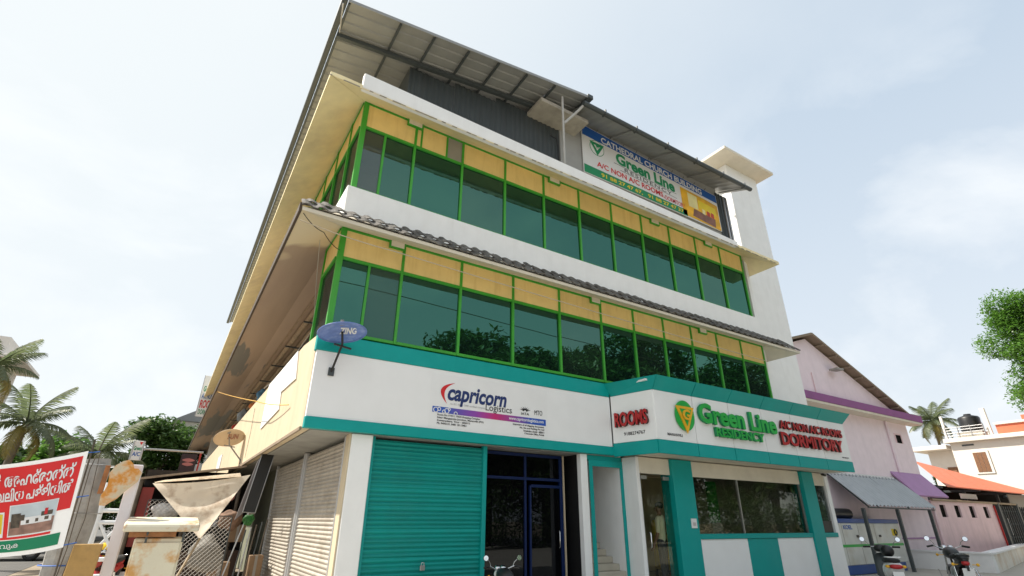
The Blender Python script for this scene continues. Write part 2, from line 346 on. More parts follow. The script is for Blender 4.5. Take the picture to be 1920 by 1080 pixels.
def patch_soffit():
    m = bpy.data.materials.new('peeling soffit'); m.use_nodes = True; nt = m.node_tree; N = nt.nodes; L = nt.links
    p = N['Principled BSDF']; p.inputs['Roughness'].default_value = .8
    g = N.new('ShaderNodeNewGeometry')
    def ramp(scale, vec, lo, hi, seed):
        mpn = N.new('ShaderNodeMapping'); mpn.inputs['Scale'].default_value = vec; mpn.inputs['Location'].default_value = (seed, seed*.7, 0)
        L.new(g.outputs['Position'], mpn.inputs['Vector'])
        n = N.new('ShaderNodeTexNoise'); n.inputs['Scale'].default_value = scale; n.inputs['Detail'].default_value = 7; n.inputs['Roughness'].default_value = .55
        L.new(mpn.outputs[0], n.inputs['Vector'])
        r = N.new('ShaderNodeMapRange'); r.inputs['From Min'].default_value = lo; r.inputs['From Max'].default_value = hi
        L.new(n.outputs['Fac'], r.inputs['Value']); return r.outputs[0]
    c0 = N.new('ShaderNodeMixRGB'); c0.inputs['Color1'].default_value = (.50, .39, .30, 1); c0.inputs['Color2'].default_value = (.37, .28, .22, 1)
    L.new(ramp(.5, (1, .14, 1), .42, .62, 3), c0.inputs['Fac'])
    c1 = N.new('ShaderNodeMixRGB'); c1.inputs['Color2'].default_value = (.22, .22, .21, 1)
    L.new(ramp(.55, (1.9, .22, 1), .535, .56, 11), c1.inputs['Fac']); L.new(c0.outputs[0], c1.inputs['Color1'])
    # newer cream coat near the street corner, ending in a ragged edge
    sp = N.new('ShaderNodeSeparateXYZ'); L.new(g.outputs['Position'], sp.inputs[0])
    n = N.new('ShaderNodeTexNoise'); n.inputs['Scale'].default_value = .8; L.new(g.outputs['Position'], n.inputs['Vector'])
    ma = N.new('ShaderNodeMath'); ma.operation = 'MULTIPLY_ADD'; ma.inputs[1].default_value = 3.5; L.new(n.outputs['Fac'], ma.inputs[0]); L.new(sp.outputs['Y'], ma.inputs[2])
    r = N.new('ShaderNodeMapRange'); r.inputs['From Min'].default_value = 2.6; r.inputs['From Max'].default_value = 3.0; L.new(ma.outputs[0], r.inputs['Value'])
    c2 = N.new('ShaderNodeMixRGB'); c2.inputs['Color1'].default_value = (.72, .62, .44, 1)
    L.new(r.outputs[0], c2.inputs['Fac']); L.new(c1.outputs[0], c2.inputs['Color2'])
    L.new(c2.outputs[0], p.inputs['Base Color']); return m
PEEL = patch_soffit()

# ------------------------------------------------------------------ lettering
def text_mesh(s, bold=0.0, depth=0.0, shear=0.0, sp=1.0):
    cu = bpy.data.curves.new('t', 'FONT'); cu.body = s; cu.size = 1; cu.offset = bold; cu.extrude = depth/2; cu.shear = shear
    cu.space_character = sp; cu.resolution_u = 3
    o = bpy.data.objects.new('t', cu); me = bpy.data.meshes.new_from_object(o)
    bpy.data.objects.remove(o); bpy.data.curves.remove(cu); return me
def bounds(me):
    xs = [v.co.x for v in me.vertices]; ys = [v.co.y for v in me.vertices]
    return min(xs), max(xs), min(ys), max(ys)
def frame(u, v):
    u = Vector(u).normalized(); v = Vector(v).normalized(); n = u.cross(v); return u, v, n
def place(me, org, u, v, W, H, depth, m, bb=None, base=0.0):
    """fit a text mesh into W x H from org (lower left), thickness depth standing off the surface by base"""
    x0, x1, y0, y1 = bb or bounds(me); u0, v0 = Vector(u), Vector(v); n = u0.normalized().cross(v0.normalized())
    zs = [q.co.z for q in me.vertices]; z0, z1 = min(zs), max(zs)
    for q in me.vertices:
        fz = (q.co.z-z0)/(z1-z0) if z1 > z0+1e-6 else 0
        q.co = Vector(org)+u0*((q.co.x-x0)/(x1-x0)*W)+v0*((q.co.y-y0)/(y1-y0)*H)+n*(base+fz*depth)
    me.materials.clear(); me.materials.append(m); return me
def print_text(s, parent, org, u, v, W, H, m, bold=0.0, base=.004, shear=0, sp=1.0, name='lettering', depth=.003):
    me = text_mesh(s, bold, .05, shear, sp); place(me, org, u, v, W, H, depth, m, base=base)
    me.name = name
    return inst(name, me, parent)
def raised_text(s, parent, org, u, v, W, H, face, bold=.03, depth=.07, base=.02, side=None):
    full = text_mesh(s, bold, .1); bb = bounds(full)
    bar = bounds(text_mesh('|'))[1]
    out = []
    for i, ch in enumerate(s):
        if ch == ' ': continue
        x = bounds(text_mesh(s[:i]+'|'))[1]-bar if i else 0.0
        me = text_mesh(ch, bold, .1)
        for q in me.vertices: q.co.x += x
        place(me, org, u, v, W, H, depth, face, bb=bb, base=base)
        if side:
            me.materials.append(side); n = Vector(u).normalized().cross(Vector(v).normalized())
            for p in me.polygons:
                if abs(p.normal.dot(n)) < .7: p.material_index = 1
        me.name = 'letter'; out.append(inst('letter', me, parent))
    return out
def flat(parent, name, pts, org, u, v, m, base=.003, depth=.002):
    u, v, n = frame(u, v); P = [Vector(org)+u*a+v*b+n*base for a, b in pts]
    return MB().prism(P, n*depth).build(name, m, parent)
XU, ZV = (1, 0, 0), (0, 0, 1)

# ================================================================== SETTING
g = MB().quad((-600, -600, 0), (600, -600, 0), (600, 600, 0), (-600, 600, 0)).build('ground', EARTH); tag(g, kind='structure')
g = MB().box(-40, 40, -40, 3, -.2, .004).build('yard', PAVE); tag(g, kind='structure')
g = MB().box(-12.5, -3.2, -200, 300, -.2, .008).build('road', ASPH); tag(g, kind='structure')
g = MB()
for k in range(-30, 60): g.box(-7.92, -7.8, k*5, k*5+2.4, 0, .012)
tag(g.build('road_marking', PWHITE), kind='structure')

# ================================================================== MAIN BUILDING
HB = empty('commercial_building', (1.7, 0, 0), 'three storey white and teal commercial building with green framed glass bands', 'building')

def floor_windows(xs, zb, zt, ztr, Y, first_open, tag_=None):
    """one glazed band: each bay is a window (green frame) with pane and yellow panel children"""
    n = len(xs)-1
    for i in range(n):
        a, b = xs[i], xs[i+1]; fw = .055 if i else .11
        fr = MB(); fr.box(a, a+fw, Y-.03, Y+.06, zb, zt)
        if i == n-1: fr.box(b-.055, b, Y-.03, Y+.06, zb, zt); b -= .055
        x0 = a+fw
        fr.box(x0, b, Y-.02, Y+.05, zb, zb+.06); fr.box(x0, b, Y-.02, Y+.05, zt-.06, zt); fr.box(x0, b, Y-.024, Y+.05, ztr-.03, ztr+.03)
        splits = []
        if i == 0:
            mid = a + (.56 if first_open else .64); fr.box(mid-.025, mid+.025, Y-.018, Y+.05, zb+.06, ztr-.03); splits = [mid]
        if first_open and i == 1:
            for q in (a+.17, a+.82): fr.box(q-.022, q+.022, Y-.018, Y+.05, ztr+.03, zt-.06)
        w = fr.build('window', GREEN, HB, .004)
        edges = [x0]+splits+[b]
        for k in range(len(edges)-1):
            e0, e1 = edges[k], edges[k+1]
            me = MB().box(-(e1-e0)/2, (e1-e0)/2, -.003, .003, -(ztr-zb-.09)/2, (ztr-zb-.09)/2).mesh('pane', GREYGL if (first_open and i == 0 and k == 0) else GLASSC if (not first_open and i == 0 and k == 1) else random.choice((GLASS, GLASS, GLASSB)))
            o = inst('pane', me, w, ((e0+e1)/2, Y+.022, (zb+ztr+.03)/2), local=False)
            o.rotation_euler = (radians(random.uniform(-.5, .5)), 0, radians(random.uniform(-.7, .7)))
        segs = [(x0, b, YEL)]
        if first_open and i == 1: segs = [(x0, a+.15, YEL), (a+.19, a+.8, YEL), (a+.84, b, GREYP)]
        for (e0, e1, mm) in segs:
            MB().box(e0, e1, Y+.0, Y+.02, ztr+.03, zt-.06).build('infill_panel', mm, w)
X3 = [1.82, 3.05, 4.27, 5.48, 6.68, 7.88, 9.08, 10.29, 11.5, 12.72, 13.95, 15.19]
X2 = [1.78, 3.06, 4.40, 5.74, 7.07, 8.40, 9.55, 10.70, 11.86, 13.01, 14.18, 15.38]
floor_windows(X3, 7.68, 10.03, 9.33, .10, True)
floor_windows(X2, 4.56, 6.76, 6.09, .10, False)
# side glazing (street corner returns)
def side_windows(ys, zb, zt, ztr, X, gm):
    for i in range(len(ys)-1):
        a, b = ys[i]+.002, ys[i+1]; fr = MB()
        fr.box(X-.03, X+.05, b-.055, b, zb, zt); b2 = b-.055
        fr.box(X-.02, X+.05, a, b2, zb, zb+.06); fr.box(X-.02, X+.05, a, b2, zt-.06, zt); fr.box(X-.024, X+.05, a, b2, ztr-.03, ztr+.03)
        w = fr.build('window', GREEN, HB, .004)
        MB().box(X+.018, X+.024, a, b2, zb+.06, ztr-.03).build('pane', gm, w)
        MB().box(X, X+.02, a, b2, ztr+.03, zt-.06).build('infill_panel', YEL, w)
side_windows([.16, 1.0, 2.2, 3.4, 4.6, 5.8], 7.68, 10.03, 9.33, 1.82, GREYGL)
side_windows([.16, 1.25], 4.56, 6.76, 6.09, 1.78, GREYGL)
# beam ends poking through the glazing heads
for x, z, dx in ((3.02, 9.86, .16), (7.05, 9.86, .16), (10.9, 9.86, .16), (13.4, 9.86, .16), (2.92, 6.6, .14), (8.25, 6.6, .14), (12.4, 6.6, .14)):
    o = MB().box(x-dx, x+dx, .02, .09, z, z+.165); o.build('beam_end', CREAMW, HB, .008)
    MB().box(x-dx-.03, x-dx, .03, .09, z-.03, z+.165).box(x+dx, x+dx+.03, .03, .09, z-.03, z+.165).box(x-dx, x+dx, .03, .088, z-.03, z).build('beam_trim', GREEN, HB)

# white bands, slabs, parapet
B('wall_band', WHITE, HB, 1.74, 15.36, .0, .16, 6.78, 7.68, .012)
B('wall_band', WHITE, HB, 1.74, 1.80, .162, 30, 6.95, 7.68, .012)
SYE, SZE, SXL, SXR = -.78, 9.506, .91, 15.94                          # sloping top canopy with a chipped street edge
sl_ = MB(); n = 90
xs = [SXL+(SXR-SXL)*i/n for i in range(n+1)]
vs = []
for x in xs: vs.append((x, SYE+random.uniform(-.012, .012), SZE+random.uniform(-.006, .010)))
for x in xs: vs.append((x, SYE+random.uniform(-.008, .008), SZE+.10))
for x in xs: vs.append((max(1.80, min(15.25, x)), .12, 10.035))
for x in xs: vs.append((max(1.80, min(15.25, x)), .12, 10.14))
fs = []
m_ = n+1
for i in range(n):
    fs += [(i, i+1, m_+i+1, m_+i), (m_+i, m_+i+1, 3*m_+i+1, 3*m_+i), (i+1, i, 2*m_+i, 2*m_+i+1)]
sl_.add(vs, fs)
for (xo, xi, y1) in ((SXL, 1.80, 34), (SXR, 15.25, 6)):
    sl_.add([(xo, SYE, SZE), (xo, y1, SZE), (xi, y1, 10.035), (xi, .12, 10.035), (xo, SYE, SZE+.1), (xo, y1, SZE+.1), (xi, y1, 10.14), (xi, .12, 10.14)],
            [(0, 1, 2, 3), (4, 7, 6, 5), (0, 4, 5, 1), (1, 5, 6, 2)])
sl_.box(1.80, 15.25, .121, 34, 10.035, 10.14)
sl_.build('canopy_slab', SOFF, HB)
MB().prism([(1.55, SYE-.022, SZE+.012), (13.70, SYE-.022, SZE+.012), (13.70, SYE-.022, 9.69), (1.55, SYE-.022, 9.915)], (0, .14, 0)).build('parapet', WHITE, HB, .012)
o = MB()
for i in range(60):                                                  # crumbled render along the slab arris
    x = .95+i*.25+random.uniform(-.1, .1); w_ = random.uniform(.03, .13)
    o.obox((x, SYE-.005, SZE+.004), (w_, 0, 0), (0, .014, 0), (0, 0, random.uniform(.003, .009)))
tag(o.build('chipped_edge', CONC, HB, .003), kind='stuff')

# body of the building behind the facades
B('side_wall', mat('shade dark gallery wall', (.075, .085, .08), .85, var=.3), HB, 3.3, 3.5, 1.26, 46, 2.9, 6.72)  # gallery shadow is put into this dark wall colour
B('side_wall', CREAM, HB, 1.81, 2.0, 5.82, 34, 7.68, 10.03)
B('back_wall', WHITE, HB, 2.0, 15.4, 33.8, 34, 0, 10.03)
B('end_wall', WHITE, HB, 15.4, 15.55, .3, 46, 0, 10.03)
B('roof_deck', CONC, HB, 1.8, 15.4, .8, 34, 10.141, 10.2, 0)
B('floor_slab', CREAMW, HB, 1.85, 15.38, .18, 46, 4.4, 4.55)
B('floor_slab', DARKIN, HB, 1.9, 15.3, .18, 34, 7.3, 7.6)
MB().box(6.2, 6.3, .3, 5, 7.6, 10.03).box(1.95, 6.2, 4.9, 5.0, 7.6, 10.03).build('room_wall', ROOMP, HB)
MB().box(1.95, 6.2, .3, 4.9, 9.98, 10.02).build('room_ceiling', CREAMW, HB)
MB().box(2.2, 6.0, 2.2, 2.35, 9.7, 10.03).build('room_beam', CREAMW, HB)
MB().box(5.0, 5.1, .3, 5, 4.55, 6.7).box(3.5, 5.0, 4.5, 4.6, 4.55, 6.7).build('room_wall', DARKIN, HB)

# tiled lower eave: concrete slab, tile courses, fascia board
EYE, EZE, EXL, EXR = -.78, 6.355, .91, 15.93
ev = MB()
ev.add([(EXL, EYE, EZE), (EXR, EYE, EZE), (15.3, .12, 6.765), (1.80, .12, 6.765), (EXL, EYE, EZE+.07), (EXR, EYE, EZE+.07), (15.3, .0, 6.98), (1.74, .0, 6.98)],
       [(0, 1, 2, 3), (4, 7, 6, 5), (0, 4, 5, 1), (1, 5, 6, 2), (2, 6, 7, 3)])
ev.add([(EXR, EYE, EZE), (EXR, 3, EZE), (15.3, 3, 6.765), (15.3, .12, 6.765), (EXR, EYE, EZE+.07), (EXR, 3, EZE+.07), (15.3, 3, 6.98), (15.3, .0, 6.98)],
       [(0, 1, 2, 3), (4, 7, 6, 5), (0, 4, 5, 1), (1, 5, 6, 2)])
ev.build('eave', CREAMW, HB)
MB().add([(EXL, EYE, EZE), (EXL, 46, EZE), (1.80, 46, 6.76), (1.80, .12, 6.76), (3.3, 46, 6.78), (3.3, .12, 6.78), (EXL, EYE, EZE+.07), (EXL, 46, EZE+.07), (1.74, 46, 7.2), (1.74, .0, 6.98)],
         [(0, 1, 2, 3), (3, 2, 4, 5), (6, 9, 8, 7), (0, 6, 7, 1)]).build('eave_soffit', PEEL, HB)
def tile_mesh(mb, M):
    L, W, k = .34, .27, 6; vs = []; fs = []
    for a, t in ((0, 0), (1, .0)):
        for zoff in (0, -.022):
            for i in range(k+1):
                q = i/k; h = .019*sin(2*pi*q)+.010
                vs.append(M @ Vector((q*W-W/2, a*L, h+zoff+ (0.02 if a == 0 else 0))))
    m2 = k+1
    for i in range(k):
        fs += [(i, i+1, 2*m2+i+1, 2*m2+i), (m2+i+1, m2+i, 3*m2+i, 3*m2+i+1), (i+1, i, m2+i, m2+i+1), (2*m2+i, 2*m2+i+1, 3*m2+i+1, 3*m2+i)]
    fs += [(0, 2*m2, 3*m2, m2), (k, m2+k, 3*m2+k, 2*m2+k)]
    mb.add(vs, fs, False)
tm = MB(); tile_mesh(tm, Matrix()); tme = tm.mesh('roof_tile', TILE)
slope = radians(43)
for row in range(2):
    for i in range(57-row):
        x = EXL+.12+row*.1+i*.2635
        o = inst('roof_tile', tme, HB, (x, EYE-.03+row*.19+random.uniform(-.006, .006), EZE+.085+row*.178+random.uniform(-.004, .008)), (slope+random.uniform(-.04, .04), 0, random.uniform(-.03, .03)))
tm = MB()
for row in range(1, 3):
    for i in range(170):
        tile_mesh(tm, Matrix.Translation((EXL-.03+row*.2, EYE+1.2+i*.2665, EZE+.085+row*.165)) @ Euler((0, 0, -pi/2)).to_matrix().to_4x4() @ Euler((radians(38), 0, 0)).to_matrix().to_4x4())
tag(tm.build('roof_tiles', TILE, HB), kind='stuff')
MB().tube([(EXL+.0, EYE+.0, EZE+.12), (EXL+.45, EYE+.45, EZE+.47)], .03, 8).build('hip_tile', TILE, HB)
MB().box(EXL-.05, EXL-.004, EYE+.02, 46, EZE-.03, EZE+.15).build('eave_board', mat('dark brown board', (.07, .05, .035), .8), HB, .004)
for x, z, r in ((2.35, 6.62, .085), (2.62, 6.58, .075), (2.15, 6.70, .02)):
    MB().tube([(x, 1.6, z), (x, 44, z)], r, 7).build('conduit', PIPEB, HB)
for k in range(9):
    B('pipe_bracket', DGREY, HB, 2.2, 3.28, 2.6+k*2.6, 2.66+k*2.6, 6.45, 6.49, 0)

# street fascia: teal - white - teal
B('fascia_band', TEAL, HB, 1.68, 8.45, -.025, .10, 2.87, 3.055, .008)
B('fascia_board', SIGNW, HB, 1.69, 8.43, .0, .10, 3.057, 4.19, .004)
B('fascia_band', TEAL, HB, 1.66, 8.42, -.02, .12, 4.192, 4.50, .008)
B('fascia_cap', TEAL, HB, 1.70, 15.4, .122, .16, 4.40, 4.555, .004)
B('fascia_backing', CREAMW, HB, 8.6, 15.4, .0, .12, 2.9, 4.40)
# side fascia: cream parapet of the gallery
o = MB().prism([(1.68, .102, 2.87), (1.68, 30, 2.87), (1.68, 30, 4.62), (1.68, 1.3, 4.62), (1.68, .102, 4.50)], (.13, 0, 0)); o.build('gallery_parapet', CREAM, HB, .008)
MB().box(1.64, 1.675, .11, 30, 2.84, 2.90).build('drip_mould', BROWNS, HB, .004)
B('soffit_slab', mat('grey dim soffit', (.30, .30, .28), .85, var=.15), HB, 1.82, 8.6, .12, 46, 2.86, 2.90, 0)
# raised white board on the side fascia
MB().prism([(1.655, 1.75, 4.62), (1.655, 1.45, 3.98), (1.655, 3.0, 4.02), (1.655, 2.85, 3.62), (1.655, 5.2, 3.52), (1.655, 5.2, 4.62)], (.02, 0, 0)).build('painted_board', WHITE, HB, .004)

# ground floor: pillars, shutters
B('pillar', WHITE, HB, 2.52, 2.89, .10, .5, 0, 2.86, .01)
B('pillar_side', CREAM, HB, 2.49, 2.518, .13, .36, 0, 2.86, .004)
B('pillar', WHITE, HB, 7.53, 7.72, .08, .22, 0, 2.86, .01)
def shutter(x0, x1, z0, z1, m, guide, pitch, along_y=None):
    r = MB()
    L = x1-x0; k = 6; vs = []; fs = []
    for q in (0, L):
        for i in range(k+1):
            a = i/k; vs.append((q, -.018*sin(pi*min(1, a/.82)) if a < .82 else .004, a*pitch))
    for i in range(k): fs.append((i, k+1+i, k+2+i, i+1))
    me = MB().add(vs, fs, False).mesh('shutter_slat', m)
    if along_y is None:
        sh = MB().box(x0, x1, .235, .275, z0-.05, z0-.002).build('roller_shutter', guide, HB, .004)
        for a, b in ((x0-.075, x0), (x1, x1+.085)): MB().box(a, b, .20, .30, z0-.05, z1).build('guide_rail', guide, sh, .006)
    else:
        sh = MB().box(along_y+.01, along_y+.04, x0, x1, z0-.035, z0-.002).build('roller_shutter', guide, HB, .004)
        for a, b in ((x0-.06, x0), (x1, x1+.06)): MB().box(along_y-.02, along_y+.06, a, b, z0-.035, z1).build('guide_rail', guide, sh, .006)
    nz_ = int((z1-z0)/pitch)
    for i in range(nz_):
        if along_y is None: inst('shutter_slat', me, sh, (x0, .262+random.uniform(-.003, .003), z0+i*pitch), (random.uniform(-.07, .07), 0, random.uniform(-.0016, .0016)))
        else: inst('shutter_slat', me, sh, (along_y+.03+random.uniform(-.002, .002), x1, z0+i*pitch), (0, 0, -pi/2))
    return sh
shutter(2.968, 5.17, .06, 2.86, SHUT, TEAL, .0725)
lk = MB().box(4.0, 4.09, .215, .245, .72, .80).build('padlock', STEEL, HB, .008); MB().tube([(4.02, .23, .80), (4.02, .23, .84), (4.07, .23, .84), (4.07, .23, .80)], .007, 6).build('shackle', CHROME, lk)
GALVP = mat('galvanised post', (.5, .5, .5), .45, metal=.5)
shutter(.42, 3.35, .04, 2.84, SHGREY, GALVP, .072, 2.5)
shutter(3.62, 6.9, .04, 2.84, SHGREY, GALVP, .072, 2.5)
B('shutter_post', GALVP, HB, 2.46, 2.56, 3.42, 3.55, 0, 2.85, .006)
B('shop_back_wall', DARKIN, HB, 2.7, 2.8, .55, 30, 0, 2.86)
MB().box(5.26, 7.53, 3.4, 3.5, 0, 2.86).box(5.2, 5.26, .305, 3.4, 0, 2.86).box(7.6, 7.68, .225, 3.4, 0, 2.86).build('office_wall', BLACK, HB)  # black walls stand for the unlit office and door recess
# blue aluminium entrance
fr = MB()
for x, w_ in ((5.42, .05), (6.42, .05), (7.36, .07)): fr.box(x, x+w_, .62, .70, .04, 2.84)
for a, b in ((5.47, 6.42), (6.47, 7.36)):
    fr.box(a, b, .625, .695, 2.30, 2.355); fr.box(a, b, .625, .695, .04, .12); fr.box(a, b, .625, .695, 2.78, 2.84)
fr.box(5.27, 5.42, .625, .695, 2.2, 2.25)
fr.box(6.56, 6.60, .63, .69, .12, 2.2); fr.box(6.60, 7.36, .63, .69, 2.16, 2.22)
door = fr.build('glazed_door', BLUEF, HB, .004)
for a, b, z0, z1 in ((5.47, 6.42, .12, 2.30), (5.47, 6.42, 2.355, 2.78), (6.47, 7.36, 2.355, 2.78), (6.60, 7.36, .12, 2.16), (5.27, 5.42, .04, 2.2), (5.27, 5.42, 2.25, 2.8)):
    MB().box(a, b, .655, .661, z0, z1).build('pane', CLEAR, door)
MB().tube([(7.28, .60, 1.0), (7.28, .57, 1.02), (7.28, .57, 1.3), (7.28, .60, 1.32)], .012, 6).build('handle', CHROME, door)
B('jamb', CREAM, HB, 7.44, 7.47, .60, .64, .0, 2.85, .003)
# stair opening
MB().box(7.80, 7.90, .12, .15, 0, 2.62).box(8.715, 8.80, .12, .15, 0, 2.62).box(7.80, 8.80, .12, .15, 2.622, 2.76).build('stair_frame', TEAL, HB, .006)
MB().box(7.725, 8.79, .14, .4, 2.762, 2.855).build('lintel', TEAL, HB)
MB().box(8.72, 8.79, .155, 4.5, 0, 3.8).box(7.73, 7.80, .225, 4.5, 0, 3.8).box(7.6, 8.8, 4.5, 4.6, 0, 4.3).build('stair_wall', WHITE, HB)
STEP = mat('stair tile', (.45, .41, .33), .5, var=.12)
for i in range(8):
    B('stair_step', STEP, HB, 7.81, 8.715, .16+i*.20, 3.2, .55+(i-1)*.13 if i else .02, .55+i*.13-.002, .008)

# lobby under the sign
LY = -.30
B('lobby_wall', WHITE, HB, 8.80, 8.90, LY, .14, .14, 2.85, .006)
B('lintel', CREAMW, HB, 8.902, 9.88, LY, LY+.12, 2.50, 2.85, .006)
B('lintel', CREAMW, HB, 10.58, 15.22, LY+.02, LY+.14, 2.50, 2.85, .006)
B('lintel', CREAMW, HB, 15.80, 16.62, LY+.02, LY+.14, 2.50, 2.85, .006)
B('column', TEAL, HB, 9.885, 10.575, LY-.08, LY+.3, .0, 2.85, .01)
B('column', TEAL, HB, 15.225, 15.795, LY-.08, LY+.3, .0, 2.85, .01)
B('corner_post', WHITE, HB, 16.50, 16.68, LY-.02, LY+.2, .0, 2.85, .008)
B('plinth', CONC, HB, 8.82, 17.2, LY-.5, 3.8, 0, .14, .01)
B('sill', TEAL, HB, 10.58, 15.22, LY-.06, LY+.16, 1.15, 1.26, .006)
B('sill', TEAL, HB, 15.80, 16.498, LY-.06, LY+.16, 1.15, 1.26, .006)
for a, b, mm in ((10.58, 12.345, SIGNW), (12.35, 13.595, TEAL), (13.60, 15.22, SIGNW), (15.80, 16.495, SIGNW)):
    B('cladding_panel', mm, HB, a, b, LY-.03, LY+.1, .15, 1.147, .005)
w = MB().box(10.60, 10.64, LY+.03, LY+.09, 1.262, 2.498).box(12.36, 12.40, LY+.03, LY+.09, 1.262, 2.498).box(15.16, 15.21, LY+.03, LY+.09, 1.262, 2.498).build('shop_window', STEEL, HB)
for a, b in ((10.64, 12.36), (12.40, 15.16)): MB().box(a, b, LY+.055, LY+.063, 1.262, 2.498).build('pane', LOBBY, w)
w = MB().box(15.80, 15.83, LY+.03, LY+.09, 1.262, 2.498).box(16.44, 16.47, LY+.03, LY+.09, 1.262, 2.498).build('shop_window', STEEL, HB)
MB().box(15.83, 16.44, LY+.055, LY+.063, 1.262, 2.498).build('pane', GREYGL, w)
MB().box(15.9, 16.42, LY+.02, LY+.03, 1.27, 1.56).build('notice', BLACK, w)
d = MB().box(8.91, 8.95, LY+.04, LY+.08, .145, 2.498).build('glass_door', STEEL, HB)
MB().box(8.95, 9.87, LY+.055, LY+.065, .15, 2.42).build('pane', DOORGL, d)
MB().box(8.96, 9.14, LY+.03, LY+.09, 2.38, 2.46).box(9.68, 9.87, LY+.03, LY+.09, 2.38, 2.46).build('patch_fitting', STEEL, d, .004)
MB().tube([(9.06, LY+.03, 1.0), (9.06, LY-.01, 1.02), (9.06, LY-.01, 1.28), (9.06, LY+.03, 1.3)], .014, 6).build('handle', CHROME, d)
MB().box(8.9, 16.6, 3.6, 3.7, .14, 2.9).box(8.90, 8.98, .15, 3.6, .14, 2.9).box(16.55, 16.62, LY+.2, 3.6, .14, 2.9).build('lobby_inner_wall', OLIVE, HB)
MB().box(8.9, 16.6, LY+.15, 3.6, 2.852, 2.9).build('lobby_ceiling', CREAMW, HB)
MB().box(8.85, 16.7, -1.10, LY+.0, 2.872, 2.90).build('sign_soffit', CREAMW, HB)

B('lobby_floor', mat('light bouncing floor tile', (.66, .62, .54), .25, var=.05), HB, 8.98, 16.5, LY+.12, 3.59, .142, .16, 0)  # pale floor added to bounce light into the dim lobby
# top floor: wall sheets, beam, roof
def zr(x): return 12.05+.135*(x-1)
rx = [1.0, 2.23, 3.09, 4.04, 4.93, 5.83, 6.79, 8.04]
for i in range(len(rx)-1):
    a, b = rx[i]+.004, rx[i+1]-.004; vs = []; fs = []; Y = -.5; pr = []
    while Y < 23.6:
        for dy, dz in ((0, 0), (.19, 0), (.215, .03), (.275, .03)): pr.append((Y+dy, dz))
        Y += .30
    for x in (a, b):
        for (y, dz) in pr: vs.append((x, y, zr(x)+dz))
    m2 = len(pr)
    for j in range(m2-1): fs.append((j, j+1, m2+j+1, m2+j))
    MB().add(vs, fs).build('roof_sheet', GALV, HB)
for x in rx[:-1]+[8.0]:
    x_ = x+.03 if x == 1.0 else x
    B('rafter', DGREY, HB, x_-.025, x_+.025, -.48, 23.6, zr(x_)-.075, zr(x_)-.012, 0)
MB().prism([(1.0, .37, zr(1)-.20), (8.0, .37, zr(8)-.20), (8.0, .37, zr(8)-.08), (1.0, .37, zr(1)-.08)], (0, .09, 0)).build('roof_beam', DGREY, HB)
MB().prism([(1.0, -.53, zr(1)-.05), (8.04, -.53, zr(8.04)-.05), (8.04, -.53, zr(8.04)+.035), (1.0, -.53, zr(1)+.035)], (0, .025, 0)).build('verge_trim', GALV, HB)
MB().box(.86, .985, -.56, 23.7, 11.95, 12.12).build('gutter', DGREY, HB, .02)
MB().tube([(.9, -.5, 11.9), (1.05, .4, 11.98)], .018, 6).build('gutter_bracket', PIPEW, HB)
o = MB().box(7.96, 8.16, -.56, 1.6, zr(8.0)-.06, zr(8.0)+.09).build('roof_end_trim', DGREY, HB, .02)
def corrugated(x0, x1, y, z0, z1, pitch=.16, amp=.02):
    xs_ = []; x = x0
    while x < x1: xs_ += [(x, 0), (x+pitch*.3, 0), (x+pitch*.5, -amp), (x+pitch*.8, -amp)]; x += pitch
    m2 = len(xs_); vs = [(a, y+b, z0) for a, b in xs_]+[(a, y+b, z1) for a, b in xs_]
    return MB().add(vs, [(i, i+1, m2+i+1, m2+i) for i in range(m2-1)])
for i, (a, b) in enumerate(((2.93, 4.2), (4.2, 5.5), (5.5, 6.8), (6.8, 7.7))):
    corrugated(a, b-.005, .62+.004*i, 10.14, zr((a+b)/2)-.18).build('wall_sheet', DWALL, HB)
MB().box(2.90, 2.94, .60, 23, 10.14, 12.2).build('wall_sheet', DWALL, HB)
B('stair_head_wall', mat('grey plaster', (.34, .34, .33), .8), HB, 7.72, 15.2, .56, .72, 10.14, 13.15)
B('stair_head_slab', CONC, HB, 6.55, 8.3, -.12, 1.5, 12.42, 12.55, .01)
# lower roof over the big banner
sh = MB(); vs = []; fs = []; k = 50
for i in range(k+1):
    x = 7.85+(15.66-7.85)*i/k; dz = .02*(i % 2)
    vs += [(x, -.45, 12.66+dz), (x, 1.2, 13.35+dz)]
for i in range(k): fs.append((2*i, 2*i+2, 2*i+3, 2*i+1))
sh.add(vs, fs).build('roof_sheet', GALV, HB)
for x in (7.9, 9.8, 11.7, 13.6, 15.4):
    MB().add([(x-.02, -.44, 12.60), (x+.02, -.44, 12.60), (x+.02, .56, 13.0), (x-.02, .56, 13.0), (x-.02, -.44, 12.65), (x+.02, -.44, 12.65), (x+.02, .56, 13.05), (x-.02, .56, 13.05)],
             [(0, 1, 2, 3), (4, 7, 6, 5), (0, 4, 5, 1), (1, 5, 6, 2), (2, 6, 7, 3), (3, 7, 4, 0)]).build('rafter', GALV, HB)
MB().tube([(7.8, -.5, 12.66), (15.72, -.5, 12.66)], .075, 10).build('gutter', DGREY, HB)
for x in (8.6, 9.9, 11.3, 12.7, 14.1, 15.3): B('gutter_clip', DGREY, HB, x-.02, x+.02, -.585, -.42, 12.58, 12.76, 0)
corrugated(15.06, 15.6, .54, 10.14, 12.9).build('wall_sheet', DWALL, HB)
for x in (15.32, 15.48): MB().tube([(x, .40, 10.14), (x, .40, 12.7)], .04, 8).build('drain_pipe', STEEL, HB)
MB().tube([(7.15, -.30, 10.3), (7.17, -.30, 12.72)], .034, 8).build('drain_pipe', PIPEW, HB)
MB().tube([(7.20, -.30, 11.75), (7.72, -.36, 12.45), (7.82, -.44, 12.6)], .04, 8).build('drain_pipe', PIPEW, HB)
